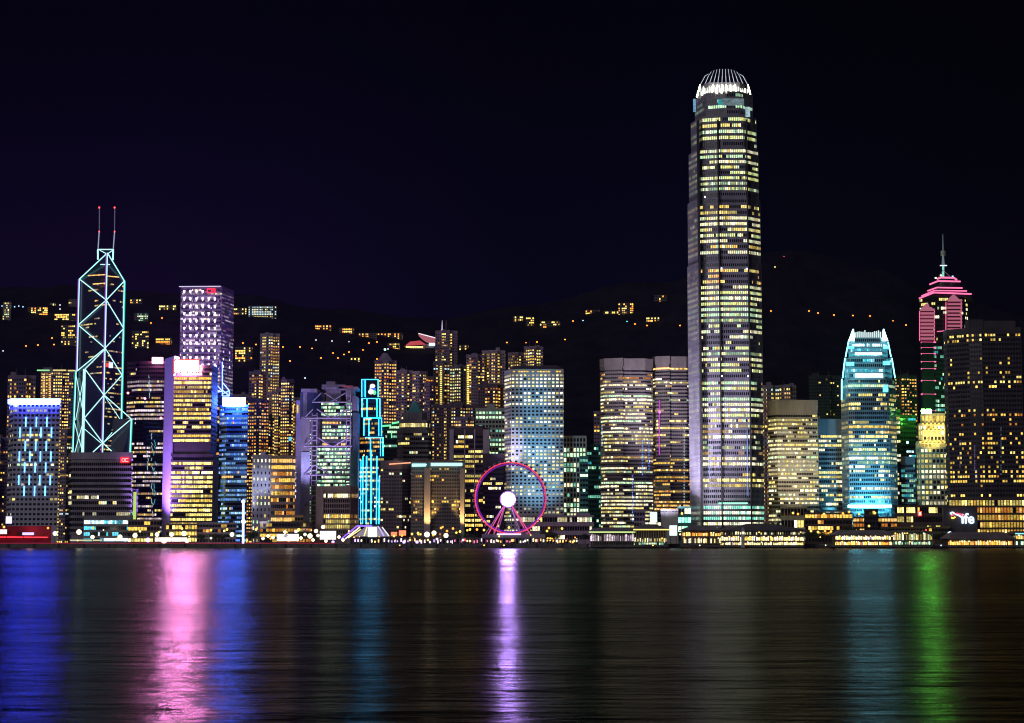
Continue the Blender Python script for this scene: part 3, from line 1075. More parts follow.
    q.tube(P3(943, 270, Y + 13), P3(950, 276.5, Y + 13), .3, SPM, 4)
    q.build('spire', r)
    for x, y_, m_ in ((935.5, 278, 'green'), (952.5, 276.5, 'sky'), (941, 275.5, 'green')):
        panel(r, x - .7, x + .7, y_ - .7, y_ + .7, Y + 8, lit(m_, 3), 'lamp', 1)
pink_tower()

# ---- second tapering tower of the pair (cyan lit)
def cyan_tower():
    Y = 1560
    A = lambda l, r_: [(l, 22), (l + 7, 2), (l + 13, 0), (r_ - 13, 0), (r_ - 7, 2), (r_, 16)]
    B_ = lambda l, r_: [(l, 10), (l + 6, 0), (r_ - 7, 0), (r_, 10)]
    secs = [(B_(849, 887), 338, 358), (B_(845, 891.5), 358, 379), (A(841.5, 895.5), 379, 430), (A(842.5, 897), 430, None)]
    m_ = wall('cyan_lit_aluminium', (.20, .27, .32), rough=.4)
    r = tower('skyscraper', 'shorter tapering tower washed in cyan light with pointed glowing crown', 'skyscraper', Y, secs, depth=36, fh=3.7, bay=2.0, wm=m_, sp=.42, p=.5, pal='ifc', slab=.3, fin=.15, finw=.3,
              parapet=.8, corr=.75, spread=.45, roofbits=0, zones=[(338, 344, 0, 'cyanw'), (344, 358, .9, 'cyanw'), (358, 370, .5, 'cyanw'), (370, 379, .95, 'cyanw'), (379, 388, .5, 'ifc'), (388, 394, .1, 'ifc'), (394, 412, .5, 'golden'),
                                                                    (412, 420, .1, 'ifc'), (420, 437, .85, 'golden'), (437, 480, .45, 'ifc'), (480, 500, .4, 'cream'), (500, 520, .2, 'cyanw')])
    CW = glow('crown_ice', (.45, .95, 1), 7)
    for x in (851.5, 885):
        s = 1 if x < 870 else -1
        q = M()
        q.hexa([P3(x - 3.2, 341, Y - 1), P3(x + 3.2, 341, Y - 1), P3(x + 3.2, 341, Y + 6), P3(x - 3.2, 341, Y + 6),
                P3(x - .4 + 1.6 * s, 329, Y + 3), P3(x + .6 + 1.6 * s, 329, Y + 3), P3(x + .6 + 1.6 * s, 329, Y + 6), P3(x - .4 + 1.6 * s, 329, Y + 6)], CW)
        q.build('crown_point', r)
    q = M()
    q.box(PX(855, 334, Y), PX(882, 334, Y), Y + 4, Y + 12, PZ(338, Y), PZ(331.5, Y), wall('crown_core', (.12, .16, .18)))
    q.build('crown_core', r)
    for k in range(14):
        x = 855.2 + k * 1.95
        q = M()
        q.box(PX(x, 334, Y), PX(x + .8, 334, Y), Y + 1, Y + 2.5, PZ(338, Y), PZ(330 + R.random() * 2.5, Y), glow('crown_fin_ice', (.8, 1, 1), 1.0, False))
        q.build('crown_fin', r)
    for (a, ra, b_, rb) in ((848.6, 341, 845.5, 357), (845, 358, 842.6, 378), (841.8, 379, 841.6, 400), (888, 342, 891, 357), (891.8, 358, 895, 378)):
        seg(r, P3(a, ra, Y + 8), P3(b_, rb, Y + 8), .55, glow('edge_mint', (.20, .85, 1), 4.5))
    for (a, b_, r0, r1) in ((855, 882, 352.5, 355), (855, 883, 373.5, 377.5), (847, 854, 346, 348.5), (883, 888, 346, 349), (846, 854, 362, 366), (883, 890, 361, 365), (883, 888, 385, 392)):
        panel(r, a, b_, r0, r1, Y - 1.2, lit('cool', 3) if b_ - a > 10 else lit('cyan', 3), 'lit_panel', .4)
cyan_tower()
lamp('SPOT', 'floodlight', P3(870, 506, 1500), 3.6e5, (.16, .72, 1), 3, P3(869, 470, 1560), 75, 1)
rr0 = [o for o in COL.objects if o.get('label', '').startswith('shorter tapering')][0]
panel(rr0, 848, 891, 505, 507.3, 1552, glow('cyan_streak_glow', (.10, .62, .85), 70), 'added_streak_panel', 1)  # added glowing panel, feeds the cyan streak on the water
lamp('SPOT', 'floodlight', P3(262, 538, 1470), 3e5, (.65, .72, 1), 2, P3(261, 490, 1550), 26, 1)
lamp('SPOT', 'floodlight', P3(838, 400, 1500), 2.5e5, (.2, .9, 1), 2, P3(850, 360, 1560), 60, 1)

# ================================================================== OTHER TOWERS
def bluesign_hotel():
    Y = 1540
    r = tower('office_tower', 'grey block with square windows, blue light dashes and glowing blue roof bar', 'office block', Y, [([(8, 26), (12.5, 0), (58.8, 0)], 401, None)], depth=26, fh=4.2, bay=3.75,
              wm=wall('grey_violet_panels', (.46, .46, .56), rough=.6, var=.12), mode='grid', sp=.42, p=.09, pal='cream', wf=.62, slab=.12, parapet=2.5, corr=.1, spread=.9, blank=14, roofbits=0)
    BB = glow('blue_roof_bar', (.03, .05, 1), 150)
    q = M()
    q.hexa([P3(8, 404, Y + 22), P3(12.5, 404, Y - 1.6), P3(12.5, 404, Y), P3(8, 404, Y + 24), P3(8, 399.5, Y + 22), P3(12.5, 398.5, Y - 1.6), P3(12.5, 398.5, Y), P3(8, 399.5, Y + 24)], BB)
    q.box(PX(12.5, 401, Y), PX(60, 401, Y), Y - 1.8, Y - .4, PZ(404.2, Y), PZ(399, Y), BB)
    q.build('light_bar', r)
    BD = glow('blue_dash', (.18, .50, 1), 2.6)
    for j, rw in enumerate((417, 427.5, 441, 451.5, 462.5, 475, 486)):
        for i in range(3 + j % 2):
            x = (26.2 + i * 10.5) if j % 2 == 0 else (20.6 + i * 10.5)
            x -= j * .3
            q = M()
            q.box(PX(x - .6, rw, Y), PX(x + .6, rw, Y), Y - 1.0, Y - .4, PZ(rw + 10, Y), PZ(rw, Y), BD)
            q.build('light_dash', r)
bluesign_hotel()

tower('office_block', 'squat slab block of horizontal bands with a small red corner sign', 'office block', 1545, [([(69, 18), (73, 0), (131, 0)], 455.5, None)], depth=30, fh=4.6, bay=2.0,
      wm=wall('grey_bands', (.30, .28, .31)), sp=.42, p=.16, pal='cream', slab=1.0, parapet=6, corr=.8, spread=.6, roofbits=0, blank=8)
r = [o for o in COL.objects if o.get('label', '').startswith('squat slab block')][0]
sg = panel(r, 120.5, 129.3, 457, 463, 1542.6, glow('sign_red_box', (1, .03, .06), 1.3), 'sign', 1)
q = M()
for k in range(10):
    a, b_ = 2 * pi * k / 10, 2 * pi * (k + 1) / 10
    c0 = P3(123.3, 460, 1541.2)
    q.tube((c0[0] + 1.3 * cos(a), c0[1], c0[2] + 1.3 * sin(a)), (c0[0] + 1.3 * cos(b_), c0[1], c0[2] + 1.3 * sin(b_)), .25, glow('sign_pink_mark', (1, .5, .5), 1.6, False), 4)
c0 = P3(126.8, 460, 1541.2)
q.tube((c0[0] - 1.2, c0[1], c0[2] + 1.2), (c0[0] + 1.2, c0[1], c0[2] + 1.2), .25, MATS['sign_pink_mark'], 4)
q.tube((c0[0] - 1.2, c0[1], c0[2] - 1.2), (c0[0] + 1.2, c0[1], c0[2] - 1.2), .25, MATS['sign_pink_mark'], 4)
q.tube((c0[0] - 1.2, c0[1], c0[2] - 1.2), (c0[0] - 1.2, c0[1], c0[2] + 1.2), .25, MATS['sign_pink_mark'], 4)
sub(q.build('sign_mark', r), sg)

# tower behind with pale glowing roof sign
r = tower('office_tower', 'dark banded tower right of the neon triangles with a hot white roof sign', 'office tower', 1830, [([(126, 12), (138, 0), (165, 0)], 362, None)], depth=30, fh=4.2, bay=2.2,
          wm=wall('plum_cladding', (.10, .07, .11)), sp=.5, p=.42, pal='roseoff', slab=.4, corr=.82, spread=.6, roofbits=0)
panel(r, 152.5, 163, 357.5, 363.5, 1828, glow('hot_rose_sign', (1, .30, .5), 18), 'roof_sign', 2)
for (x, ra, rb, m_) in ((150, 380, 400, 'cool'), (152, 430, 520, 'cool'), (154.5, 440, 505, 'cyan'), (148, 452, 470, 'cool'), (148.5, 372, 384, 'cool')):
    q = M()
    rr_ = ra
    while rr_ < rb:
        if R.random() < .62:
            q.tube(P3(x + R.uniform(-.8, .8), rr_, 1828), P3(x + R.uniform(-1.2, 1.2), rr_ + 3, 1828), .3, lit(m_, 1), 4)
        rr_ += 3.1
    q.build('light_string', r)
for x, y_ in ((128, 393), (145, 398.5), (161, 418)):
    q = M()
    q.ball(P3(x, y_, 1700), 1.1, glow('beacon_rose', (1, .15, .25), 9, False), 8, 5)
    q.build('beacon', r)

tower('tower_block', 'narrow block edged by a lime green light strip', 'building', 1560, [([(130, 0), (137.5, 0)], 490, None)], depth=16, fh=5, bay=2, wm=W_DARK, p=.1, pal='tealoff', roofbits=0)
r = [o for o in COL.objects if o.get('label', '').startswith('narrow block edged')][0]
panel(r, 133.3, 136.2, 492, 521, 1559, glow('lime_strip', (.72, 1, .22), .75), 'light_panel', .6)

# gold band tower with violet flank
def gold_tower():
    Y = 1560
    r = tower('office_tower', 'golden banded tower with violet side wall and a huge white-red roof sign', 'office tower', Y,
              [([(173.5, 0), (211, 0), (217, 30)], 366, 455), ([(171, 0), (212.5, 0), (218, 30)], 455, None)], depth=14, fh=3.8, bay=1.9,
              wm=wall('dark_plum_bands', (.09, .07, .08)), sp=.42, p=.88, pal='golden', slab=.5, corr=.85, spread=.3, roofbits=0, blank=10, skip_edges=(1,),
              zones=[(366, 374, .6, 'golden'), (453, 462, 0, 'golden')])
    q = M()
    z1, z0 = PZ(356, Y), GZ
    q.hexa([(PX(161.5, 527, Y + 26), Y + 26, z0), (PX(171, 527, Y), Y - .8, z0), (PX(173, 520, Y), Y + 8, z0), (PX(165, 520, Y + 34), Y + 34, z0),
            (PX(165, 356, Y + 26), Y + 26, z1), (PX(174.5, 356, Y), Y - .8, z1), (PX(178, 356, Y), Y + 8, z1), (PX(168, 356, Y + 34), Y + 34, z1)],
           wall('violet_tile', (.42, .36, .55), var=.15, scale=.8))
    q.build('side_wall', r)
    panel(r, 175.5, 198.5, 361, 372, Y - 2, glow('hot_pink_sign', (1, .28, .72), 520), 'roof_sign', 2.5)
    q = M()
    for (a, b_, ra, rb) in ((174, 200, 359.6, 360.9), (174, 200, 372.1, 373.4), (174, 175.4, 360.9, 372.1), (198.6, 200, 360.9, 372.1)):
        q.box(PX(a, 366, Y), PX(b_, 366, Y), Y - 4, Y - 2, PZ(rb, Y), PZ(ra, Y), glow('sign_frame_red', (1, .05, .03), 2.4, False))
    q.build('sign_frame', r)
    panel(r, 199.5, 202.5, 366, 369.5, Y - 2, glow('sign_warm', (1, .6, .5), 1.6, False), 'roof_sign', 1)
gold_tower()
lamp('SPOT', 'floodlight', P3(143, 530, 1540), 1.1e6, (.45, .22, 1), 2, P3(167, 430, 1580), 90)

# blue tower and dark tower with blue neon frame
r = tower('office_tower', 'blue striped tower under a blazing white-blue roof sign', 'office tower', 1600, [([(219, 10), (226, 0), (247, 0)], 406, None)], depth=26, fh=3.9, bay=2.0,
          wm=wall('blue_cladding', (.07, .12, .24), rough=.35), sp=.5, p=.78, pal='blue', slab=.4, corr=.8, spread=.35, roofbits=0, spm=wall('blue_spandrel', (.10, .22, .45), rough=.35))
panel(r, 223, 245.5, 398, 406, 1598, glow('blue_hot_sign', (.05, .14, 1), 190), 'roof_sign', 2)
r = tower('office_tower', 'dark narrow tower topped by a blue neon lattice frame', 'office tower', 1650, [([(213, 0), (231, 0)], 396, None)], depth=24, fh=4.1, bay=2.1, wm=W_DARK, p=.3, pal='resiamber', roofbits=0)
NB = glow('neon_blue', (.08, .14, 1), 9)
for (a, ra, b_, rb) in ((216.3, 365, 216.3, 396), (222.4, 362, 222.4, 396), (216.3, 384, 222, 391), (223, 383, 229.3, 390.5), (229.3, 390.5, 229.3, 396), (216.3, 392.5, 222.4, 391), (222.4, 396, 229.3, 396), (222.4, 394, 229.3, 390.5), (222.4, 390, 229.3, 396)):
    seg(r, P3(a, ra, 1648), P3(b_, rb, 1648), .5, NB)

# amber banded block with plain flank
r = tower('office_block', 'block with plain pale left wing and amber banded right face', 'office block', 1550, [([(252, 0), (271, 3)], 455.5, None)], depth=20, fh=5.0, bay=3.1, wm=wall('lilac_render', (.55, .55, .70)),
          mode='grid', sp=.3, p=.55, pal='cream', wf=.3, slab=.05, roofbits=1, corr=.3)
r2 = tower('office_block', 'tan block of amber lit bands joined to a pale wing', 'office block', 1553, [([(271.2, 0), (292, 0), (295, 12)], 456.5, None)], depth=20, fh=5.6, bay=2.0, wm=wall('tan_render', (.40, .30, .26)),
           sp=.42, p=.62, pal='amberoff', slab=.9, roofbits=0, corr=.8, zones=[(456, 475, .95, 'amberoff')])
# low tan block
r = tower('office_block', 'low tan block with a window grid and bright yellow top row', 'office block', 1525, [([(316.5, 0), (350, 0), (357.5, 16)], 488.5, None)], depth=18, fh=4.3, bay=1.8, wm=wall('rosy_stone', (.44, .33, .33)),
          sp=.3, p=.35, pal='golden', slab=.3, fin=.3, finw=.4, parapet=4.5, roofbits=0, corr=.85, blank=3, zones=[(488, 500, .97, 'golden'), (500, 516, .06, 'golden'), (516, 530, .9, 'golden')])
q = M()
q.box(PX(316.3, 508, 1525), PX(323.5, 508, 1525), 1523.4, 1526, GZ, PZ(489, 1525), wall('rosy_stone', (1, 1, 1)))
q.build('end_wall', r)

# hotel pair
r = tower('hotel', 'plain brown-grey tower left of the uplit hotel with orange crown line', 'hotel', 1560, [([(380.5, 0), (402, 0), (412, 12)], 463, None)], depth=20, fh=3.0, bay=2.2, wm=wall('mauve_tiles', (.22, .18, .21)),
          mode='grid', sp=.35, p=.05, pal='cream', wf=.75, slab=.08, corr=.3, parapet=5, zones=[(470, 530, .09, 'cream')], spread=.8, glass=wall('smoky_glass', (.07, .06, .08), rough=.3))
for a, b_, rw in ((389, 411, 464.2),):
    q = M()
    q.tube(P3(a, rw, 1558), P3(b_, rw - 1.5, 1558), .55, glow('orange_line', (1, .42, .22), 1.3), 5)
    q.build('crown_light', r)
r = tower('hotel', 'uplit hotel with glowing white-cyan roof band and pale piers', 'hotel', 1545, [([(411, 4), (424, 0), (464, 0)], 466, None)], depth=24, fh=3.0, bay=2.1, wm=wall('brown_bronze', (.20, .17, .17)),
          mode='grid', sp=.38, p=.13, pal='hotel', wf=.72, slab=.2, parapet=1.5, corr=.35, spread=.6, glass=wall('greenish_glass', (.05, .065, .07), rough=.25))
q = M()
q.box(PX(412, 464, 1545), PX(426, 464, 1545), 1541.5, 1560, PZ(466.5, 1545), PZ(463.8, 1545), glow('roof_band_cyan', (.45, .95, .95), 1.5))
q.box(PX(431, 464, 1545), PX(462, 464, 1545), 1541.5, 1560, PZ(466, 1545), PZ(463, 1545), glow('roof_band_cyan', (1, 1, 1), 1))
q.build('roof_band', r)
q = M()
q.box(PX(411, 461.6, 1545), PX(464, 461.6, 1545), 1541, 1565, PZ(463, 1545) + .1, PZ(460.6, 1545), wall('bronze_roof', (.16, .12, .14)))
q.build('roof', r)
for x in (427.5, 463.2):
    q = M()
    q.box(PX(x - 3, 500, 1545), PX(x + (3 if x < 450 else 1.2), 500, 1545), 1540.5, 1543.8, GZ, PZ(468.5, 1545), wall('pale_pier', (.42, .37, .36)))
    q.build('pier', r)
    lamp('SPOT', 'uplight', P3(x, 533, 1532), 9e4, (1, .60, .20), .5, P3(x, 505, 1541), 60, 1)

# purple pier block, dark block, white punched block
r = tower('office_tower', 'tower with three pale vertical piers and yellow windows behind the wheel', 'office tower', 1620, [([(449.5, 0), (483, 0), (490, 14)], 430, None)], depth=22, fh=4.4, bay=2.2, wm=wall('aubergine', (.10, .07, .10)),
          sp=.45, p=.5, pal='golden', slab=.3, parapet=5, roofbits=1, corr=.8)
q = M()
for a, b_ in ((449.5, 453.5), (464, 465.3), (474, 475.2), (483, 489.5)):
    q.box(PX(a, 480, 1620), PX(b_, 480, 1620), 1618.3, 1622 if a < 480 else 1628, GZ, PZ(429.5, 1620), wall('lilac_pier', (.46, .38, .50)))
q.build('piers', r)
tower('office_block', 'dark block of sparse white office rows seen through the wheel', 'office block', 1585, [([(483, 0), (504.5, 0)], 458, None)], depth=24, fh=4.0, bay=1.9, wm=wall('dark_magenta', (.05, .03, .06)),
      sp=.5, p=.42, pal='cream', slab=.3, parapet=9, corr=.8, zones=[(458, 467, 0, 'cream'), (468, 476, .1, 'cream')], roofbits=0)
tower('office_block', 'white block of small square windows behind the round-window tower', 'office block', 1680, [([(475.5, 0), (505, 0)], 409, None)], depth=24, fh=4.2, bay=3.2, wm=wall('pale_green_white', (.42, .44, .40)),
      mode='grid', sp=.38, p=.5, pal='mint', wf=.66, slab=.12, corr=.6)
r = tower('office_block', 'white framed block of tall slots right of the round-window tower', 'office block', 1590, [([(563.5, 0), (586, 0)], 436.5, None)], depth=24, fh=4.4, bay=3.2, wm=wall('ivory_frame', (.50, .47, .44)),
          sp=.3, p=.55, pal='mint', wf=.75, slab=.3, fin=.5, finw=1.0, parapet=1.5, corr=.6, roofbits=0, zones=[(436, 448, 0, 'mint')])
tower('office_block', 'low teal glass block beside a dark teal tower', 'office block', 1575, [([(580, 0), (588, 0)], 457, None)], depth=18, fh=4.2, bay=2.4, wm=wall('bright_teal', (.08, .30, .32), rough=.4), sp=.5, p=.35, pal='mint', slab=.2, roofbits=0)
tower('office_tower', 'dark teal glass tower left of the twin brown towers', 'office tower', 1600, [([(587, 0), (601, 0)], 445, None)], depth=24, fh=4.2, bay=2.4, wm=W_TEAL, sp=.45, p=.42, pal='tealoff', slab=.2, corr=.6, roofbits=0)
tower('apartment_tower', 'thin amber lit tower peeking left of the twin brown towers', 'apartment tower', 1900, [([(594, 0), (603, 0)], 412, None)], depth=20, fh=4, bay=3, wm=W_RESI, mode='grid', p=.5, pal='resiamber', wf=.6, slab=.1, roofbits=0)

# twin brown towers
TW = wall('pink_brown_stone', (.21, .175, .165))
def curve(l, r_, k=5, d=10):
    return [(l + (r_ - l) * i / k, d * (2 * i / k - 1) ** 2) for i in range(k + 1)]
def twin(label, Y, l, r_, top, bits, seed, zones):
    w = r_ - l
    fr = [(l, 14), (l + w * .08, 5), (l + w * .42, 0), (l + w * .44, 5), (l + w * .86, 5), (r_, 12)]
    r = tower('office_tower', label, 'office tower', Y, [(fr, top, None)], depth=26, fh=3.1, bay=2.0, wm=TW, sp=.5, p=.48, pal='office', slab=.75, parapet=7, corr=.86, spread=.45, roofbits=0, seed=seed, zones=zones)
    q = M()
    for a, b_, rw in bits:
        q.box(PX(a, rw, Y), PX(b_, rw, Y), Y + 6, Y + 20, PZ(top + 1, Y), PZ(rw, Y), W_GREY)
    q.build('roof_plant', r)
    return r
twin('left twin brown tower with curved bays and two pale roof boxes', 1560, 601, 652.5, 361.5, ((613, 625.5, 357.5), (634, 645.5, 358)), 11,
     [(366, 372, .45, 'amberoff'), (372, 378, .3, 'amberoff'), (378, 400, .7, 'office'), (400, 440, .6, 'office'), (440, 470, .45, 'office'), (486, 525, .75, 'cream')])
r = twin('right twin brown tower, partly hidden by the tallest tower', 1590, 653.5, 692, 359.5, ((661, 686, 356.5),), 12,
     [(364, 372, .7, 'amberoff'), (372, 400, .55, 'office'), (400, 460, .35, 'golden'), (460, 490, .4, 'amberoff'), (490, 515, .45, 'resiamber')])
q = M()
q.tube(P3(659.7, 400, 1586), P3(659.5, 455, 1586), .4, glow('magenta_line', (.8, .08, .9), .9, False), 4)
q.ball(P3(659.8, 412, 1585.5), 1.1, glow('magenta_dot', (1, .1, .8), 4, False), 6, 4)
q.build('led_strip', r)
for x, ra, rb, h in ((684, 430, 500, 'cool'),):
    q = M()
    rr_ = ra
    while rr_ < rb:
        q.tube(P3(x, rr_, 1586), P3(x + .3, rr_ + 1.8, 1586), .35, lit(h, 1), 4)
        rr_ += 3
    q.build('led_strip', r)
r = [o for o in COL.objects if o.get('label', '').startswith('left twin')][0]
for x, ra, rb, m_ in ((642.5, 440, 475, 'blue'), (649, 440, 470, 'blue'), (632.5, 475, 522, 'blue'), (602, 425, 445, 'sky')):
    q = M()
    rr_ = ra
    while rr_ < rb:
        q.tube(P3(x, rr_, 1556), P3(x, rr_ + 1.6, 1556), .35, lit(m_, 2), 4)
        rr_ += 2.8
    q.build('led_strip', r)

# right of the very tall tower
r = tower('office_tower', 'cream banded tower with blank cornice right of the tallest tower', 'office tower', 1570, [([(768.5, 14), (778, 0), (818, 2)], 404.5, None)], depth=28, fh=3.55, bay=1.7, wm=wall('warm_ivory', (.38, .34, .28)),
          sp=.5, p=.72, pal='cream', slab=.55, parapet=9, corr=.8, spread=.3, roofbits=0, zones=[(410, 500, .72, 'cream'), (500, 512, .3, 'cream')])
lamp('SPOT', 'floodlight', P3(795, 505, 1510), 2.5e5, (1, .85, .6), 3, P3(795, 460, 1570), 80, 1)
q = M()
q.box(PX(784, 511, 1540), PX(806, 511, 1540), 1535, 1545, GZ, PZ(506, 1540), wall('entrance_cream', (.5, .44, .3)))
q.build('entrance_hall', r)
tower('office_tower', 'narrow blue-topped tower between the cream tower and the cyan tower', 'office tower', 1600, [([(819, 0), (842, 0)], 424, None)], depth=24, fh=3.9, bay=2.1, wm=wall('steel_blue', (.13, .18, .24), rough=.4),
      sp=.45, p=.55, pal='office', slab=.25, parapet=10, corr=.75, roofbits=0)
tower('office_block', 'low blue-grey block just right of the cyan tower', 'office block', 1600, [([(901.5, 0), (915.5, 0)], 459, None)], depth=20, fh=4.2, bay=2.2, wm=wall('slate_blue', (.16, .18, .22)), sp=.45, p=.5, pal='tealoff', slab=.2, parapet=5, roofbits=0)
tower('office_tower', 'dark tower tinted green beside the gold-crowned building', 'office tower', 1680, [([(899, 0), (917, 0)], 416, None)], depth=24, fh=4.2, bay=3.0, wm=wall('dark_green_wall', (.06, .10, .08)), sp=.5, p=.1, pal='cyanw', slab=.2, roofbits=0)
tower('office_tower', 'dark narrow tower between the cyan tower and the green light', 'office tower', 1640, [([(895, 0), (901, 0)], 410, None)], depth=24, fh=4.2, bay=2.4, wm=W_DARK, p=.4, pal='cream', roofbits=0)
def gold_crown():
    Y = 1600
    r = tower('office_tower', 'classical cream tower with stepped golden lit crown', 'office tower', Y, [([(921.5, 4), (925, 0), (947, 0)], 414, 424), ([(919.5, 5), (923, 0), (948, 0)], 424, 442), ([(917.5, 6), (921, 0), (948, 0)], 442, None)],
              depth=24, fh=4.5, bay=3.8, wm=wall('cream_lime', (.46, .42, .28)), sp=.4, p=.62, pal='cream', wf=.7, slab=.35, fin=.5, finw=.9, parapet=1.6, corr=.6, roofbits=0,
              zones=[(414, 424, 1, 'golden'), (424, 429, 1, 'golden'), (429, 440, .2, 'golden'), (440, 446, 1, 'golden'), (458, 470, .95, 'cream')])
    for rw, a, b_ in ((424.5, 920, 948), (430, 922, 948), (443, 917.5, 948)):
        q = M()
        q.box(PX(a, rw, Y), PX(b_, rw, Y), Y - 3, Y - 1.5, PZ(rw + .9, Y), PZ(rw, Y), wall('cornice_cream', (.6, .5, .28)))
        for k in range(7):
            x = a + 1.2 + k * 4
            q.box(PX(x, rw, Y), PX(x + 1.8, rw, Y), Y - 3.4, Y - 3.05, PZ(rw - .2, Y), PZ(rw - 1.3, Y), lit('gold', 3))
        q.build('cornice', r)
    lamp('SPOT', 'uplight', P3(932, 455, Y - 40), 3e5, (1, .82, .25), 1, P3(933, 432, Y), 45, 1)
gold_crown()
def green_beacon():
    Y = 1618
    r = thing('beacon', 'intense green roof beacon at the left corner of the golden crown', 'beacon', P3(926, 417, Y))
    q = M()
    q.tube(P3(926, 417, Y), P3(926, 413.5, Y), .5, DARK, 6)
    q.build('pole', r)
    q = M()
    q.box(PX(921.5, 411, Y), PX(931, 411, Y), Y - 1.2, Y + 1, PZ(413.2, Y), PZ(409.3, Y), glow('green_hot', (.12, 1, .08), 280))
    q.build('lamp_head', r)
green_beacon()
lamp('SPOT', 'green_spill', P3(924, 407, 1628), 4.5e5, (.1, 1, .2), 2, P3(929, 400, 1800), 34, 1)
# dark hotel at right edge
HD = wall('hotel_grey', (.075, .065, .08))
r = tower('hotel', 'large dark hotel slab at the right edge with scattered amber windows', 'hotel', 1500, [([(945.5, 30), (949, 20), (971, 6), (984, 2), (1023, 0)], 329, None)], depth=30, fh=3.9, bay=2.35, wm=HD,
          mode='grid', sp=.4, p=.27, pal='hotel', wf=.66, slab=.12, corr=.15, spread=.6, cola=.35, parapet=3.5, blank=22, roofbits=0, seed=42,
          zones=[(329, 336, .35, 'hotel'), (336, 341, .6, 'golden'), (341, 347, .05, 'hotel'), (395, 402, 0, 'hotel'), (480, 492, .5, 'hotel')], fin=.25, finw=.35)
q = M()
q.box(PX(972, 322, 1500), PX(986, 322, 1500), 1510, 1524, PZ(330, 1500), PZ(318, 1500), HD)
q.box(PX(986.5, 322, 1500), PX(1018, 322, 1500), 1508, 1524, PZ(330, 1500), PZ(319.5, 1500), HD)
q.build('roof_plant', r)
q = M()
for k in range(20):
    rw = 330 + k * 3.1
    q.box(PX(945, rw, 1529), PX(945.9, rw, 1529), 1527.5, 1528.5, PZ(rw + 2, 1529), PZ(rw, 1529), lit(R.choice(['cool', 'mint', 'cyan']), R.choice([1, 2, 2])))
q.build('edge_lights', r)
for x, ra, rb, m_ in ((976, 470, 482, 'blue'), (974.8, 445, 470, 'violet'), (960, 440, 470, 'violet'), (1001, 425, 475, 'sky')):
    q = M()
    rr_ = ra
    while rr_ < rb:
        if R.random() < .7:
            q.tube(P3(x, rr_, 1498), P3(x, rr_ + 1.6, 1498), .3, lit(m_, 2 if m_ == 'blue' else 0), 4)
        rr_ += 2.2
    q.build('led_strip', r)

# ================================================================== APARTMENT TOWERS ON THE SLOPES
def resi(label, Y, l, r_, top, p=.4, pal='resi', fh=3.4, bay=2.5, wm=None, cols=None, bot=None, strips=(), name='apartment_tower', bits=1, seed=None, zones=(), maxparts=80):
    w = r_ - l
    if w > 14:
        fr = [(l, 5), (l + w * .3, 5), (l + w * .31, 0), (l + w * .66, 0), (l + w * .67, 6), (r_, 6)]
    else:
        fr = [(l, 4), (l + w * .5, 0), (r_, 5)]
    z = max(GZ - 1, hill_z(PX((l + r_) / 2, top, Y), Y) - 4)
    r = tower(name, label, 'apartment tower', Y, [(fr, top, None)], depth=18, fh=fh, bay=bay, wm=wm or W_RESI, mode='grid', sp=.42, p=min(.98, p * 2.6), pal=pal, wf=.56, slab=.1, corr=.15, spread=.35, cola=.42, gz=z, roofbits=bits, seed=seed,
              maxparts=maxparts, zones=zones, parapet=2.5)
    if int(l) % 3 != 1:
        for f_ in (.3, .62):
            q = M()
            x_ = PX(l + w * f_, top, Y)
            q.tube((x_, Y + 9, PZ(top, Y)), (x_, Y + 9, PZ(top, Y) + 3.5 + (int(r_) % 5) * 1.4), .16, METAL, 5, .1)
            q.build('aerial', r)
    for (x, ra, rb, h, l_) in strips:
        q = M()
        rr_ = ra
        while rr_ < rb:
            q.box(PX(x, rr_, Y), PX(x + 2.0, rr_, Y), Y - 1.2, Y - .6, PZ(rr_ + 1.1, Y), PZ(rr_, Y), lit(h, l_))
            rr_ += 2.1
        q.build('stair_lights', r)
    return r
resi('dim apartment tower above the left end of the blue roof bar', 1950, 6, 34, 376, .22, 'resiamber', fh=4.4)
r = resi('apartment tower with a green-gold roof line behind the blue roof bar', 1900, 39, 72, 370, .38, 'resi', strips=((43, 374, 398, 'warm', 2), (49, 374, 398, 'warm', 2)))
q = M()
q.tube(P3(37, 370.3, 1894), P3(49.5, 370.3, 1894), .7, glow('line_green', (.35, .9, .4), 1, False), 4)
q.tube(P3(53, 370.3, 1894), P3(66, 370.3, 1894), .7, glow('line_gold', (.9, .75, .25), 1, False), 4)
q.tube(P3(68, 370.6, 1894), P3(75.5, 370.6, 1894), .7, glow('line_gold', (1, 1, 1), 1), 4)
q.build('roof_line_light', r)
resi('dark low apartment block at the left edge of the skyline', 1800, -14, 7, 438, .12, 'resiamber')
resi('dark apartment block between the blue-roofed block and the neon triangles', 1800, 60, 72, 430, .2, 'resi', bits=0)
resi('tall grey apartment tower standing right of the lamp-grid tower', 2050, 259, 278.5, 334, .4, 'resi', wm=W_RESI2, bits=1, zones=[(340, 346, .9, 'golden')])
resi('apartment tower just right of the lamp-grid tower, lower of the pair', 1980, 248, 266, 372, .38, 'resiamber', bits=1)
resi('amber apartment tower above the pale-winged block', 1940, 266, 284, 392, .5, 'resi', wm=W_RESI2)
resi('bright low apartment tower left of the truss tower', 1900, 280, 293, 380, .5, 'resi')
resi('shaded apartment block behind the pale-winged block', 1850, 247, 268, 400, .35, 'resiamber')
resi('apartment tower right of the blazing blue roof sign', 2020, 232, 248, 395, .25, 'resi')
r = resi('slender amber apartment tower behind the neon screen', 1980, 374, 396, 361, .62, 'resiamber', wm=W_RESI, fh=3.5, bits=0, seed=5)
q = M()
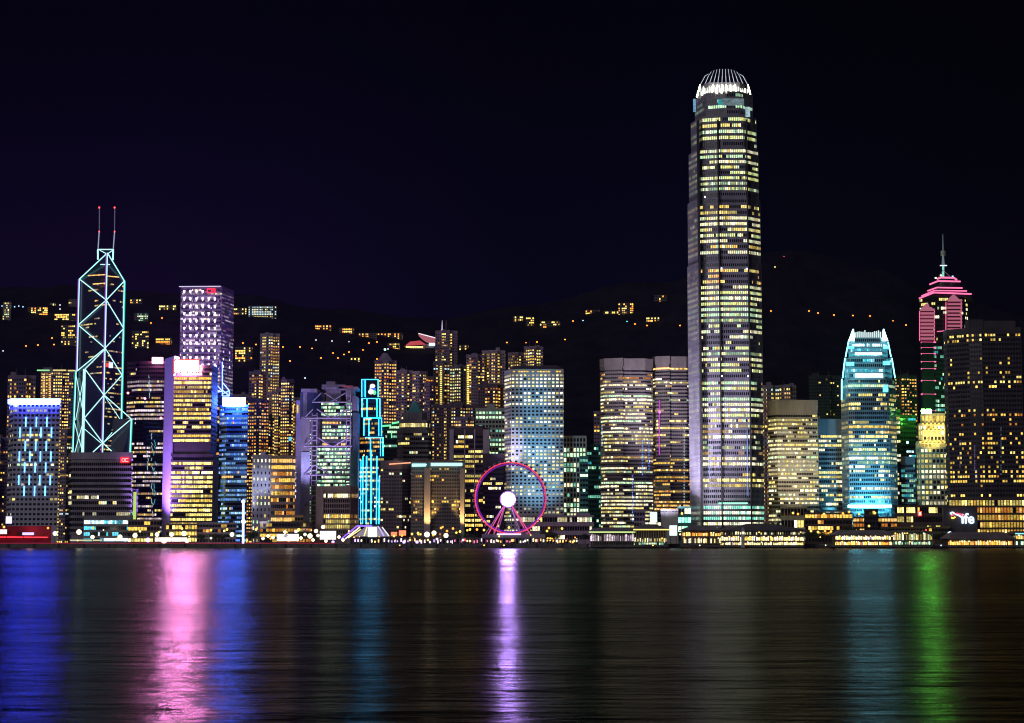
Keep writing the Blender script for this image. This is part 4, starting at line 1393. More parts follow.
q.prism(footprint([(377, 2), (384, 0), (393, 3)], 1980, 355, 14), PZ(361, 1980), PZ(352, 1980), W_RESI, top=footprint([(383, 10), (385, 10), (387, 10)], 1980, 350, 4))
q.ball(P3(385, 349.5, 1984), 1.4, glow('tip_mint', (.6, 1, .8), 1.6, False), 6, 4)
q.build('pointed_roof', r)
resi('grey apartment tower with mixed windows, left of the two central ones', 1960, 396, 412, 371, .45, 'resi', wm=W_RESI2)
resi('narrow grey apartment tower with a blank flank', 1955, 412, 426, 372, .28, 'resi', wm=W_RESI2, bits=0)
resi('short apartment tower with two amber window columns', 1930, 424, 435, 383, .36, 'resi', bits=0)
resi('tallest central apartment tower, yellow windows in two columns', 1990, 433, 449.5, 362, .6, 'resi', wm=wall('dim_grey_tile', (.15, .135, .15)), strips=((440, 366, 440, 'yellow', 2),), seed=9)
r = resi('hillside apartment tower crowned by a lit spike', 2150, 435, 457, 331, .30, 'resi', bits=1, seed=19, zones=[(331, 337, .9, 'resi')])
q = M()
q.tube(P3(442, 331, 2160), P3(442.2, 320, 2160), 1.0, glow('spike_white', (.7, .6, .9), .9, False), 6, .2)
q.tube(P3(446, 331, 2160), P3(446.2, 320, 2160), .3, W_RESI2, 5)
q.build('spike', r)
resi('apartment tower of yellow-green windows beside the tallest central one', 1985, 449.5, 466, 366, .45, 'office', wm=wall('dim_grey_tile', (1, 1, 1)), seed=23)
resi('wide apartment tower with a golden window column and roof poles', 2000, 466, 484, 355, .55, 'resi', strips=((467, 365, 418, 'gold', 3),), seed=31)
resi('apartment tower with dense golden windows left of the round-window tower', 2010, 482, 505, 351, .55, 'resi', seed=37, wm=W_RESI2)
resi('apartment tower behind the hipped roof, left', 2060, 508, 524, 353, .3, 'resi', bits=0)
resi('apartment tower behind the hipped roof, right, with a green-yellow lamp', 2050, 524, 543, 347, .5, 'golden')
resi('brown apartment block behind the golden hillside towers', 1880, 432, 478, 405, .42, 'resi', wm=wall('dim_brown', (.12, .09, .085)))
resi('amber slope block above the white punched block', 1870, 478, 508, 385, .38, 'resiamber', wm=wall('dim_brown', (1, 1, 1)))
resi('apartment tower right of the tallest tower, left half of a pair', 1950, 762, 780, 386, .45, 'resi', fh=4.4)
resi('apartment tower right of the tallest tower, right half of a pair', 1955, 780, 797, 385.5, .45, 'resi', fh=4.4)
resi('dark apartment tower left of the cyan tower', 1950, 810, 842, 376, .13, 'resi', wm=W_DARK)
resi('dim apartment tower right of the cyan tower', 1950, 896, 918, 376, .28, 'resiamber', wm=W_DARK)
resi('amber apartment tower between the truss tower and its left neighbour', 1960, 284, 300, 398, .45, 'resiamber', wm=W_RESI2)
resi('apartment tower with yellow windows directly behind the teal pyramid roof', 2040, 404, 421, 388, .5, 'resi')
resi('low amber apartment block at the foot of the tallest central tower', 1870, 455, 474, 418, .5, 'resiamber')
resi('far apartment tower seen between the golden window towers', 2090, 474, 490, 362, .5, 'resi', wm=W_RESI2)
resi('far apartment block left of the apartment tower crowned by a spike', 2080, 416, 434, 377, .45, 'resiamber')
resi('mid slope apartment block left of the blue neon frame tower', 1900, 232, 247, 412, .4, 'resi', wm=W_RESI2)
resi('pale flats low on the slope left of the lamp-grid tower pair', 1880, 262, 274, 418, .5, 'resi')
# pyramid roofed tower, green lit block
r = tower('office_tower', 'grey tower with a teal pyramid roof above the hotels', 'office tower', 1680, [([(399.5, 6), (405, 0), (426, 0), (430, 8)], 421, 431), ([(397, 8), (403, 0), (428, 0), (432, 8)], 431, None)], depth=26, fh=4.2, bay=2.2,
          wm=wall('mouse_grey', (.40, .36, .38)), sp=.5, p=.3, pal='cream', slab=.4, corr=.85, roofbits=0, zones=[(421, 428, .6, 'cream')])
q = M()
q.prism(footprint([(403, 10), (408, 3), (422, 3), (427, 10)], 1680, 415, 18), PZ(421, 1680), PZ(412, 1680), W_RESI2)
q.prism(footprint([(407, 8), (410, 5), (421, 5), (424, 8)], 1680, 405, 18), PZ(412, 1680), PZ(400, 1680), wall('verdigris', (.12, .42, .44)), top=footprint([(414, 14), (414.6, 13.5), (415.6, 13.5), (416, 14)], 1680, 400, 2))
q.tube(P3(415, 400, 1694), P3(415, 395, 1694), .5, W_RESI2, 5, .2)
q.build('pyramid_roof', r)
r = tower('office_block', 'block with a green lit roof edge right of the neon tower', 'office block', 1700, [([(383, 0), (399, 0)], 424, None)], depth=20, fh=4.4, bay=2.2, wm=W_TEAL, sp=.5, p=.3, pal='tealoff', roofbits=0, zones=[(424, 440, .5, 'mint')])
q = M()
q.tube(P3(382, 426, 1697), P3(391, 425.4, 1697), .8, glow('green_edge', (.15, 1, .4), 1.5), 5)
q.tube(P3(392, 423.5, 1697), P3(399.5, 422, 1697), .8, glow('green_edge', (1, 1, 1), 1), 5)
q.tube(P3(391.5, 431, 1697), P3(391.5, 438, 1697), .4, glow('green_edge', (1, 1, 1), 1), 5)
q.build('roof_edge_light', r)

# ---- hilltop viewing tower: bowl-shaped, red underlit
def peak_tower():
    px, py = 428, 341
    Y = hill_hit(420, 350)
    z = hill_z(PX(px, py, Y), Y)
    r = thing('viewing_tower', 'bowl-shaped hilltop viewing building glowing pink and red', 'viewing building', (PX(px, py, Y), Y, z))
    q = M()
    q.box(PX(423, 345, Y), PX(435, 345, Y), Y, Y + 16, z - 25, PZ(344, Y), W_RESI2)
    q.box(PX(404, 348, Y), PX(425, 348, Y), Y - 4, Y + 14, z - 30, PZ(346.5, Y), W_RESI2)
    q.build('wall', r)
    q = M()
    # curved bowl
    n = 10
    def arc(k, up):
        f = k / n
        x = 418.5 + 19 * f
        bow = sin(pi * f)
        return P3(x, 333.5 + 5.0 * f + (0 if up else 1.6 + 4.2 * bow), Y - 4)
    for k in range(n):
        a, b_, c_, d = arc(k, 0), arc(k + 1, 0), arc(k + 1, 1), arc(k, 1)
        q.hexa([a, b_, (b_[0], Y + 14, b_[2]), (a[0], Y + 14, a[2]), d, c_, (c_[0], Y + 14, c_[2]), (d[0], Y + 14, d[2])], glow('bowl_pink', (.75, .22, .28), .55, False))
    q.build('bowl', r)
    q = M()
    for k in range(n):
        a, b_ = arc(k, 1), arc(k + 1, 1)
        q.tube((a[0], Y - 5, a[2]), (b_[0], Y - 5, b_[2]), .7, lit('rose', 2), 4)
    q.build('rim_light', r)
    q = M()
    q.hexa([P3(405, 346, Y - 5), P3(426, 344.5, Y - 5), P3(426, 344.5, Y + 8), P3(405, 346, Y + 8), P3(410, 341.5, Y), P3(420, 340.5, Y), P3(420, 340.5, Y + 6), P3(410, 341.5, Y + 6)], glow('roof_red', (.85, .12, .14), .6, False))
    q.build('roof', r)
    for k in range(8):
        panel(r, 406 + k * 2.2, 407.5 + k * 2.2, 346.3, 347.6, Y - 5, lit(R.choice(['yellow', 'lemon']), 3), 'lit_window', .5)
    panel(r, 429, 435, 343, 345.5, Y - 5, lit('cool', 3), 'lit_panel', .5)
peak_tower()

# ---- houses and lamps on the hillside
HW = wall('villa_render', (.16, .14, .13))
def villa(px0, px1, r0, r1, pal, p, label, fh=3.2, bay=2.6):
    Y = hill_hit((px0 + px1) / 2, r1)
    z = min(hill_z(PX(px0, r1, Y), Y), hill_z(PX(px1, r1, Y), Y)) - 3
    z = min(z, PZ(r1, Y))
    p = min(.95, p * 1.3)
    pal = {'resiamber': 'hotamber', 'resi': 'hotgold', 'golden': 'hotgold'}.get(pal, pal)
    return tower('hillside_house', label, 'house', Y, [([(px0, 2), (px1, 0)], r0, None)], depth=12, fh=fh, bay=bay, wm=HW, mode='grid', sp=.35, p=p, pal=pal, wf=.7, slab=.1, corr=.1, cola=.35, gz=z, roofbits=0, parapet=.6,
                 spread=.2, group='lit houses on the dark hillside')
VL = [
    (0, 8, 302, 321, 'cream', .4, 'pale lit hillside block at the left photo edge'),
    (25, 45, 307, 315, 'hotamber', .9, 'long orange lit hillside house on the far left'),
    (47, 53, 303, 307, 'resi', .6, 'tiny hillside house right of the long orange one'),
    (66, 78, 299, 308, 'cream', .5, 'white lit hillside house at the neon tower left edge'),
    (52, 76, 313.5, 321, 'resi', .5, 'tan hillside block left of the neon triangles'),
    (59, 78, 325, 347, 'resi', .35, 'taller hillside flats left of the neon triangles'),
    (128, 140, 299, 305, 'resi', .5, 'small hillside house right of the neon masts'),
    (132, 146, 313, 322, 'mint', .45, 'greenish lit hillside house right of the neon triangles'),
    (157, 174, 305, 311, 'resi', .4, 'hillside house left of the lamp-grid tower'),
    (130, 147, 331, 349, 'resi', .3, 'hillside flats above the white roof sign'),
    (154, 170, 338, 346, 'resiamber', .8, 'orange hillside house above the white roof sign'),
    (231, 245, 308, 316, 'resi', .6, 'hillside house touching the lamp-grid tower'),
    (247, 275, 306, 318, 'cool', .75, 'row of cold white hillside flats right of the lamp-grid tower'),
    (234, 251, 347, 363, 'golden', .45, 'yellow hillside cluster below the cold white flats'),
    (314, 330, 325, 331, 'hotamber', .85, 'orange ridge house, leftmost of the long lit row'),
    (338, 353, 328, 334, 'hotamber', .8, 'yellow ridge house, second in the long lit row'),
    (358, 376, 333, 338, 'resi', .7, 'low ridge house, third in the long lit row'),
    (377, 402, 333, 338, 'hotamber', .85, 'orange-white ridge house, last in the long lit row'),
    (387, 399, 343, 349, 'golden', .7, 'yellow hillside house below the long lit row'),
    (350, 359, 357.5, 361, 'golden', .5, 'small hillside house low on the dark slope'),
    (459, 468, 345, 350, 'resi', .6, 'small ridge house right of the spike tower'),
    (513, 523, 316, 322, 'golden', .7, 'ridge house, leftmost of the right-hand group'),
    (526, 534, 317, 327, 'golden', .6, 'ridge house, second of the right-hand group'),
    (540, 560, 321, 328, 'resi', .4, 'dim ridge houses, third of the right-hand group'),
    (586, 600, 310, 314, 'golden', .6, 'short golden ridge house left of the bright hilltop cluster'),
    (604, 619, 311, 317, 'golden', .55, 'lower golden house of the bright hilltop cluster'),
    (619, 634, 303, 315, 'golden', .6, 'upper golden house of the bright hilltop cluster'),
    (655, 668, 295, 303, 'resiamber', .4, 'highest small ridge house left of the tallest tower'),
    (647, 660, 317, 323, 'golden', .5, 'golden house below the highest ridge house'),
]
for a in VL:
    villa(*a)
# street lamps on the hill roads
def lamp_mesh(h, rb, m_):
    q = M()
    q.tube((0, 0, -h), (0, 0, -.6), .18, DARK, 5)
    q.tube((0, 0, -.7), (1.0, 0, -.3), .12, DARK, 5)
    pole = q.mesh('pole')
    q = M()
    q.ball((0, 0, 0), rb, m_, 8, 6, .8)
    return pole, q.mesh('bulb')
LM = {k: lamp_mesh(9, rb, glow('bulb_' + k, c, s, False)) for k, c, s, rb in (
    ('orange', (1, .24, .03), 4.2, 1.2), ('yellow', (1, .75, .3), 2.4, 1.1), ('white', (.95, .9, 1), 2.2, 1.0), ('blue', (.35, .6, 1), 2.2, 1.1), ('teal', (.1, .7, .7), 1.5, 1.3),
    ('red', (1, .05, .08), 2.0, .9))}
def hill_lamp(px, py, k, label):
    Y = hill_hit(px, py + 2)
    x, _, z = P3(px, py, Y)
    zg = hill_z(x, Y)
    h = max(4, z - zg)
    r = thing('street_lamp', label, 'street lamp', (x, Y, z - h), 'road lamps on the dark hillside')
    for n_, me in zip(('pole', 'bulb'), LM[k]):
        o = bpy.data.objects.new(n_, me)
        COL.objects.link(o)
        o.parent = r
        o.location = (0, 0, h)
        if n_ == 'pole':
            o.scale = (1, 1, (h + .5) / 9)
for px, py in ((26, 346), (38, 345), (52, 338), (54, 344.5), (300, 347), (312, 348.5), (333, 353), (344, 354.5), (349, 352), (338, 358), (321, 358), (256, 344.5), (243, 343), (369, 343), (377, 342), (401, 335), (407, 345),
               (377, 359), (363, 350), (573, 321), (635, 324), (647, 325.5), (680, 325.5), (507, 342.5), (526, 343), (537, 342), (565, 339.5), (134, 341), (162, 318), (151, 323), (233, 340), (290, 361), (283, 347)):
    hill_lamp(px, py, 'orange', 'tiny orange road lamp on the dark hillside')
for px, py in ((771, 311), (809, 311), (818, 313), (834, 315), (853, 315.5), (870, 316), (893, 321), (906, 325)):
    hill_lamp(px, py, 'orange', 'orange lamp in the line above the cyan tower')
for px, py in ((3, 351), (60, 309), (316, 340), (332, 341), (349, 342), (388, 349), (305, 378), (60, 305)):
    hill_lamp(px, py, 'white', 'tiny white lamp on the left dark hillside')
for k in range(6):
    hill_lamp(2 + k * 4.2, 306 + (k % 2) * .8, 'blue', 'bluish lamp in the short row at the far left hillside')
hill_lamp(583, 320.5, 'blue', 'single blue lamp between the ridge house groups')
hill_lamp(627, 321.5, 'teal', 'single teal lamp below the bright hilltop cluster')
hill_lamp(784, 256.5, 'red', 'single red lamp high on the right hilltop')
hill_lamp(775, 267, 'yellow', 'single yellow lamp below the red hilltop lamp')
hill_lamp(908, 414, 'white', 'bright white lamp on the slope beside the green-tinted tower') if False else None

# ================================================================== WHEEL
def wheel():
    Y = 1462
    cx, cz = PX(510.5, 498, Y), PZ(498, Y)
    rad = 35.3 * Y / F
    r = thing('ferris_wheel', 'large ferris wheel with a red neon rim and blazing violet hub', 'ferris wheel', (cx, Y, GZ))
    RN = glow('neon_red_pink', (1, .04, .08), 1.5)
    VN = glow('neon_violet_rim', (.35, .03, .65), .55, False)
    def ring(rr, w, m_, y, nm, n=72):
        q = M()
        for k in range(n):
            a, b_ = 2 * pi * k / n, 2 * pi * (k + 1) / n
            q.tube((cx + rr * cos(a), y, cz + rr * sin(a)), (cx + rr * cos(b_), y, cz + rr * sin(b_)), w, m_, 5)
        return q.build(nm, r)
    ring(rad, .36, RN, Y - 2, 'rim_light')
    ring(rad - 1.4, .5, VN, Y + .6, 'rim_light')
    ring(rad - .4, .3, METAL, Y + 3, 'rim')
    hx, hz = PX(507.5, 500.3, Y), PZ(500.3, Y)
    hx, hz = cx - 2.0, cz - 1.2
    q = M()
    q.face([(hx + 5.6 * cos(a), Y - 4.1, hz + 5.6 * sin(a)) for a in [2 * pi * k / 28 for k in range(28)]], glow('hub_disc', (.52, .30, 1), 380))
    q.tube((hx, Y - 4, hz), (hx, Y - 3, hz), 6.4, DARK, 28)
    MATS['hub_disc'].cycles.emission_sampling = 'FRONT'
    q.build('hub_disc', r)
    ring_ = M()
    for k in range(28):
        a, b_ = 2 * pi * k / 28, 2 * pi * (k + 1) / 28
        ring_.tube((hx + 6.1 * cos(a), Y - 4.2, hz + 6.1 * sin(a)), (hx + 6.1 * cos(b_), Y - 4.2, hz + 6.1 * sin(b_)), .6, glow('hub_ring_violet', (.60, .22, 1), 1.3, False), 5)
    ring_.build('hub_ring', r)
    q = M()
    for k in range(28):
        a = 2 * pi * k / 28
        q.tube((hx, Y + 1.5, hz), (cx + rad * cos(a), Y + 1.5, cz + rad * sin(a)), .05, DARK, 3)
    q.build('spokes', r)
    q = M()
    q.tube((hx, Y - 3, hz), (hx, Y + 6, hz), 1.6, METAL, 12)
    q.build('axle', r)
    # cabins
    me = M()
    me.ball((0, 0, 0), 1.05, wall('cabin_white', (.6, .58, .62), rough=.3), 10, 6, 1.1)
    me.box(-.7, .7, -1.0, -.95, -.3, .5, DG)
    cm = me.mesh('cabin')
    for k in range(42):
        a = 2 * pi * (k + .5) / 42
        o = bpy.data.objects.new('cabin', cm)
        COL.objects.link(o)
        o.parent = r
        o.location = ((rad + 1.2) * cos(a), 1.2, (cz - GZ) + (rad + 1.2) * sin(a))
    # legs
    PL = glow('leg_pink_light', (1, .12, .40), .9, False)
    LEGW = wall('leg_paint', (.6, .55, .66), rough=.4)
    for x0, y0, m_ in ((485.5, -5, LEGW), (488, 6, PL), (494, -5, PL), (497, 6, LEGW), (519, 6, LEGW), (521, -5, LEGW), (527.5, 6, PL), (530, -5, PL)):
        q = M()
        q.tube((PX(x0, 533, Y), Y + y0, PZ(534, Y)), (hx + (1.0 if x0 > 510 else -1.0), Y + y0 * .4, hz - 1.5), .45, m_, 6)
        q.build('leg', r)
    q = M()
    q.box(PX(482, 535, Y), PX(545, 535, Y), Y - 8, Y + 9, GZ, PZ(534, Y), wall('platform_grey', (.3, .3, .33)))
    q.build('platform', r)
    panel(r, 497, 521, 533.6, 534.6, Y - 8.2, glow('platform_lilac', (.85, .6, 1), 2.2, False), 'platform_light', .5)
wheel()
lamp('POINT', 'hub_glow', (PX(507.5, 500, 1450), 1450, PZ(500, 1450)), 1.5e4, (.55, .2, 1), 3)

# ================================================================== LOW BUILDINGS
def low(label, Y, px0, px1, top, wm=None, p=.5, pal='amberoff', fh=4, bay=3, sp=.4, blank=0, name='low_building', cat='low building', slab=.3, mode='band', zones=(), roofbits=0, bot=None, parapet=1.2, fin=0, wf=.85):
    return tower(name, label, cat, Y, [([(px0, 0), (px1, 0)], top, None)], depth=16, fh=fh, bay=bay, wm=wm or W_DBROWN, mode=mode, sp=sp, p=p, pal=pal, wf=wf, slab=slab, parapet=parapet, corr=.6, blank=blank, roofbits=roofbits, zones=zones, fin=fin)
low('low hall glowing teal at the foot of the squat slab block', 1510, 84, 131, 519, wall('hall_grey', (.30, .32, .33)), .55, 'cyanw', bay=2)
low('low concrete hall with gold lit porch at the violet tower foot', 1505, 128, 160, 520, W_BROWN, .35, 'golden')
low('low gold lit entrance block under the golden tower', 1508, 166, 198, 524, W_BROWN, .75, 'golden')
low('dark grey low block under the blue striped tower', 1506, 197, 236, 523, W_RESI2, .1, 'amberoff')
low('low dark roofed pavilion with bright bays under the amber bands', 1500, 260, 312, 522, W_DBROWN, .6, 'amberoff')
low('small amber lit annex left of the low tan block', 1515, 292, 303, 516, wall('amber_annex', (.5, .34, .14)), .4, 'amberoff')
r = low('long pale ledge-fronted building behind the wheel', 1500, 520, 592, 516, wall('ledge_grey', (.40, .36, .42)), .35, 'cream', fh=5.5, bay=2.4, slab=1.6, sp=.5)
q = M()
q.box(PX(577, 514, 1500), PX(590, 514, 1500), 1502, 1512, PZ(516.5, 1500), PZ(513, 1500), wall('ledge_grey', (1, 1, 1)))
q.build('roof_box', r)
low('plain pale grey box building behind the piers', 1490, 661, 678, 510, wall('box_grey', (.46, .46, .46)), 0, 'cream', fh=30, sp=1.0 - .02, slab=.1)
low('teal glass box building at the tallest tower foot', 1492, 678, 691, 507, wall('teal_box', (.10, .36, .34), rough=.4), .55, 'mintlit', fh=7, slab=.1)
low('dark low building with a lit top room right of the twin towers', 1495, 634, 645, 511, W_RESI2, .1, 'cream')
low('small roofed building left of the grey box', 1494, 645, 661, 521, W_DBROWN, .5, 'mint')
low('glass hall glowing cream under the cream banded tower', 1500, 781, 807, 507, wall('hall_cream', (.5, .48, .30)), .35, 'cream', fh=9)
low('dark terrace building with a row of gold lamps', 1490, 805, 852, 513, W_DBROWN, .5, 'amberoff', fh=4.2)
low('black block at the foot of the cyan tower', 1486, 864, 878, 509.5, W_DARK, .1, 'amberoff')
low('dark terrace with amber lights right of the black block', 1489, 853, 897, 517, W_DBROWN, .5, 'amberoff')
r = low('long dark shopping centre wing with yellow window rows', 1490, 895, 949, 506, W_DBROWN, .55, 'golden', fh=6.5, bay=2.2)
panel(r, 918, 921.5, 511.5, 516, 1488, glow('red_logo', (1, .08, .06), 3), 'logo_sign', .8)
panel(r, 919, 920.6, 512.3, 514.9, 1487, glow('logo_white_mark', (1, .7, .65), 3, False), 'logo_sign', .4)
r = tower('shopping_centre', 'shopping centre with a bright lettered sign and gold window grid', 'shopping centre', 1482, [([(949, 0), (1034, 0)], 499, None)], depth=18, fh=5.2, bay=2.9, wm=wall('mall_brown', (.14, .10, .08)),
          sp=.28, p=.9, pal='amberoff', slab=.4, fin=.6, finw=.5, parapet=1, corr=.6, roofbits=0, zones=[(499, 506, .92, 'golden')])
q = M()
q.box(PX(942, 516, 1482), PX(976, 516, 1482), 1477, 1481.4, GZ + 8, PZ(507, 1482), wall('sign_wall', (.09, .085, .10)))
wl = q.build('sign_wall', r)
WS = glow('letter_white', (.62, .80, 1), 2.6)
me = text_mesh('ife', 11.5, WS, .25, .22)
o = bpy.data.objects.new('sign_lettering', me)
COL.objects.link(o)
o.parent = r
x, y, z = P3(967.8, 523.2, 1476)
o.location = (x - r.location[0], y - r.location[1], z - r.location[2])
o.rotation_euler = (pi / 2, 0, 0)
for pts, c, nm in ((((950, 513.5), (952.5, 512.2), (955, 514), (959, 515.5), (962.5, 518)), (.75, .85, 1), 'white'), (((951, 515.6), (953.5, 514.6), (957, 513.5), (960, 514.2), (964, 515.5)), (1, .08, .15), 'red'),
                   (((951.3, 517.6), (953, 518.2), (955.3, 517)), (1, .75, .1), 'yellow'), (((950.2, 512.8), (951.6, 514.6)), (.1, .75, .9), 'aqua')):
    q = M()
    for a, b_ in zip(pts, pts[1:]):
        q.tube(P3(a[0], a[1], 1475.6), P3(b_[0], b_[1], 1475.6), .62, glow('ribbon_' + nm, c, 2.0, False), 5)
    q.build('ribbon_' + nm, r)
# raised walkway bridge glow
low('wide dark footbridge deck below the shopping centre', 1470, 895, 950, 527, wall('deck_olive', (.20, .18, .09)), .12, 'amberoff', fh=6, sp=.6)

# ================================================================== PIERS
PR = wall('pier_roof', (.10, .09, .11), rough=.6)
def pier(label, Y, l, r_, top, eave, decks, roofm=None, hip=4, depth=26, line=None, tower_at=None):
    z_e, z_t = PZ(eave, Y), PZ(top, Y)
    cx = PX((l + r_) / 2, 540, Y)
    r = thing('ferry_pier', label, 'ferry pier', (cx, Y + depth / 2, -1))
    q = M()
    q.box(PX(l, 545, Y), PX(r_, 545, Y), Y - 2, Y + depth + 4, -.5 + 1.4, 2.6, QU)
    for k in range(int((r_ - l) / 5) + 1):
        x = PX(l + .8 + k * 5, 545, Y)
        q.tube((x, Y - .5, -2), (x, Y - .5, 1.6), .5, QU, 6)
    q.build('deck', r)
    q = M()
    x0, x1 = PX(l - 1, eave, Y), PX(r_ + 1, eave, Y)
    q.prism([(x0, Y - 3), (x1, Y - 3), (x1, Y + depth), (x0, Y + depth)], z_e, z_e + .8, roofm or PR)
    q.prism([(x0, Y - 3), (x1, Y - 3), (x1, Y + depth), (x0, Y + depth)], z_e + .8, max(z_t, z_e + 1.5), roofm or PR, top=[(x0 + hip, Y + depth * .4), (x1 - hip, Y + depth * .4), (x1 - hip, Y + depth * .7), (x0 + hip, Y + depth * .7)])
    q.build('roof', r)
    q = M()
    q.box(PX(l + 1, 540, Y), PX(r_ - 1, 540, Y), Y + 4, Y + depth - 3, 2.6, z_e, W_DBROWN)
    q.build('wall', r)
    rnd = random.Random(int(l))
    nb = max(2, int((r_ - l) / 2.3))
    for j in range(nb + 1):
        q = M()
        x = PX(l + (r_ - l) * j / nb, 540, Y)
        q.tube((x, Y - 1.5, 2.6), (x, Y - 1.5, z_e), .22, wall('post_cream', (.45, .4, .35)), 6)
        q.build('post', r)
    for (ra, rb, pal, p) in decks:
        za, zb = PZ(rb, Y), PZ(ra, Y)
        q = M()
        q.box(PX(l, 540, Y), PX(r_, 540, Y), Y - 1.9, Y + 4, za - .9, za - .3, wall('deck_edge', (.16, .13, .12)))
        q.build('floor_slab', r)
        q = M()
        n = nb * 2
        for j in range(n):
            if rnd.random() < p:
                a, b_ = l + (r_ - l) * (j + .12) / n, l + (r_ - l) * (j + .88) / n
                q.box(PX(a, 540, Y), PX(b_, 540, Y), Y + 3.4, Y + 3.9, za, za + (zb - za) * rnd.uniform(.7, 1), lit(*pick(pal, rnd)))
        if q.f:
            q.build('lit_bays', r)
        for j in range(nb):
            if rnd.random() < .35 * p:
                q = M()
                q.ball((PX(l + (r_ - l) * (j + .5) / nb, 540, Y), Y - 1, zb - .2), .55, lit(rnd.choice(['gold', 'white', 'warm', 'green']), 3), 6, 4)
                q.build('lamp', r)
    if line:
        q = M()
        q.tube((x0, Y - 3.4, z_e + .3), (x1, Y - 3.4, z_e + .3), .45, glow('eave_' + line[0], line[1], line[2]), 4)
        q.build('eave_light', r)
    return r
pier('arcaded pier with violet columns and a yellow-green eave line', 1415, 590, 634, 528, 532.5, [(534, 541, 'pinkv', .8)] if False else [(534, 541, 'arc', .75)] if 'arc' in PAL else [(534, 541, 'rose', .75)], line=('lime', (.75, 1, .35), 1.1))
pier('dark pier with a thick gold eave line and small lit openings', 1412, 634, 668, 524, 530, [(538, 541.5, 'cream', .5), (542, 545, 'mint', .7)], line=('gold', (1, .78, .18), 1.7), hip=10)
r = pier('dark curved-roof pier left of the clock turret with orange shopfronts', 1414, 683, 722, 526, 531, [(532.5, 536, 'pier', .75), (538, 543, 'pierw', .6)], hip=8)
r = pier('broad hip-roofed pier of three bright decks behind the clock turret', 1410, 721, 804, 523.5, 531, [(532, 534.5, 'cream', .4), (536.5, 540.5, 'pierw', .92), (542, 545.5, 'pierw', .9)], hip=24)
pier('grey-roofed pier with white upper and orange lower deck', 1412, 836, 893, 530, 535, [(536, 539.5, 'pierw', .9), (541.5, 545.5, 'pier', .95)], roofm=wall('mauve_roof', (.22, .18, .22)), hip=6)
pier('green-yellow glass pier right of the grey-roofed one', 1413, 894, 932, 530.5, 532.5, [(533, 540, 'greeny', .85), (541.5, 544.5, 'mint', .8)] if 'greeny' in PAL else [(533, 540, 'lemonp', .85)] if 'lemonp' in PAL else [(533, 540, 'office', .85), (541.5, 544.5, 'mint', .8)], hip=3)
pier('wide pier under the lettered sign with a row of orange bays', 1411, 949, 1014, 532, 539, [(541, 545, 'pier', .95)], roofm=wall('mauve_roof', (1, 1, 1)), hip=6)
pier('cyan-edged pier cut by the right edge of the photo', 1413, 1015, 1040, 531, 534, [(535, 539, 'golden', .8), (541, 545, 'mint', .8)], line=('cyan', (.3, .9, 1), 1.2), hip=3)
r = thing('clock_turret', 'small white clock turret on the broad pier', 'clock turret', (PX(743, 540, 1404), 1404, 1))
q = M()
xx = PX(743, 540, 1404)
q.box(xx - 1.2, xx + 1.2, 1403, 1405.4, .5, PZ(531, 1404), W_WHITE)
q.prism([(xx - 1.5, 1402.7), (xx + 1.5, 1402.7), (xx + 1.5, 1405.7), (xx - 1.5, 1405.7)], PZ(531, 1404), PZ(527, 1404), W_GREY, top=[(xx - .2, 1404), (xx + .2, 1404), (xx + .2, 1404.4), (xx - .2, 1404.4)])
q.build('turret_body', r)
q = M()
q.tube((xx, 1402.6, PZ(533, 1404)), (xx, 1402.9, PZ(533, 1404)), .9, lit('white', 3), 12)
q.build('clock_face', r)

# long promenade walkway left of the piers
def walkway(label, Y, l, r_, roof, h, pal, p):
    r = thing('covered_walkway', label, 'covered walkway', (PX((l + r_) / 2, 540, Y), Y, GZ))
    q = M()
    z = PZ(roof, Y)
    q.box(PX(l, 540, Y), PX(r_, 540, Y), Y - 3, Y + 4, z, z + .7, wall('walkway_roof', (.14, .13, .15)))
    q.build('roof', r)
    q = M()
    q.box(PX(l, 540, Y), PX(r_, 540, Y), Y + 3, Y + 3.4, GZ, z, W_DARK)
    q.build('back_wall', r)
    n = int((r_ - l) / 3.2)
    rnd = random.Random(int(l))
    for j in range(min(90, n + 1)):
        q = M()
        x = PX(l + (r_ - l) * j / n, 540, Y)
        q.tube((x, Y - 2.5, GZ), (x, Y - 2.5, z), .2, W_GREY, 5)
        q.build('post', r)
    for j in range(min(95, n)):
        if rnd.random() < p:
            q = M()
            x = PX(l + (r_ - l) * (j + rnd.uniform(.3, .7)) / n, 540, Y)
            zz = GZ + rnd.uniform(.8, 2.6)
            q.box(x - .5, x + .5, Y + 2.6, Y + 2.9, zz, zz + rnd.uniform(1.2, 2.8), lit(*pick(pal, rnd)))
            q.build('lit_window', r)
    return r
PAL['prom'] = [('rose', 3, 3), ('white', 3, 3), ('violet', 2, 2), ('warm', 3, 1), ('violet', 3, 1)]
PAL['prom2'] = [('rose', 2, 3), ('white', 3, 2), ('pink', 2, 1.5), ('warm', 2, 1), ('red', 3, .7)]
walkway('left half of the long arcade below the hotels, violet-white lights', 1446, 350, 452, 538.5, 5, 'prom', .85)
walkway('right half of the long arcade at the wheel foot, pink-white lights', 1447, 453, 545, 538.5, 5, 'prom2', .85)
walkway('short arcade of orange and violet lights right of the wheel', 1446, 546, 578, 540, 5, 'pier', .8)

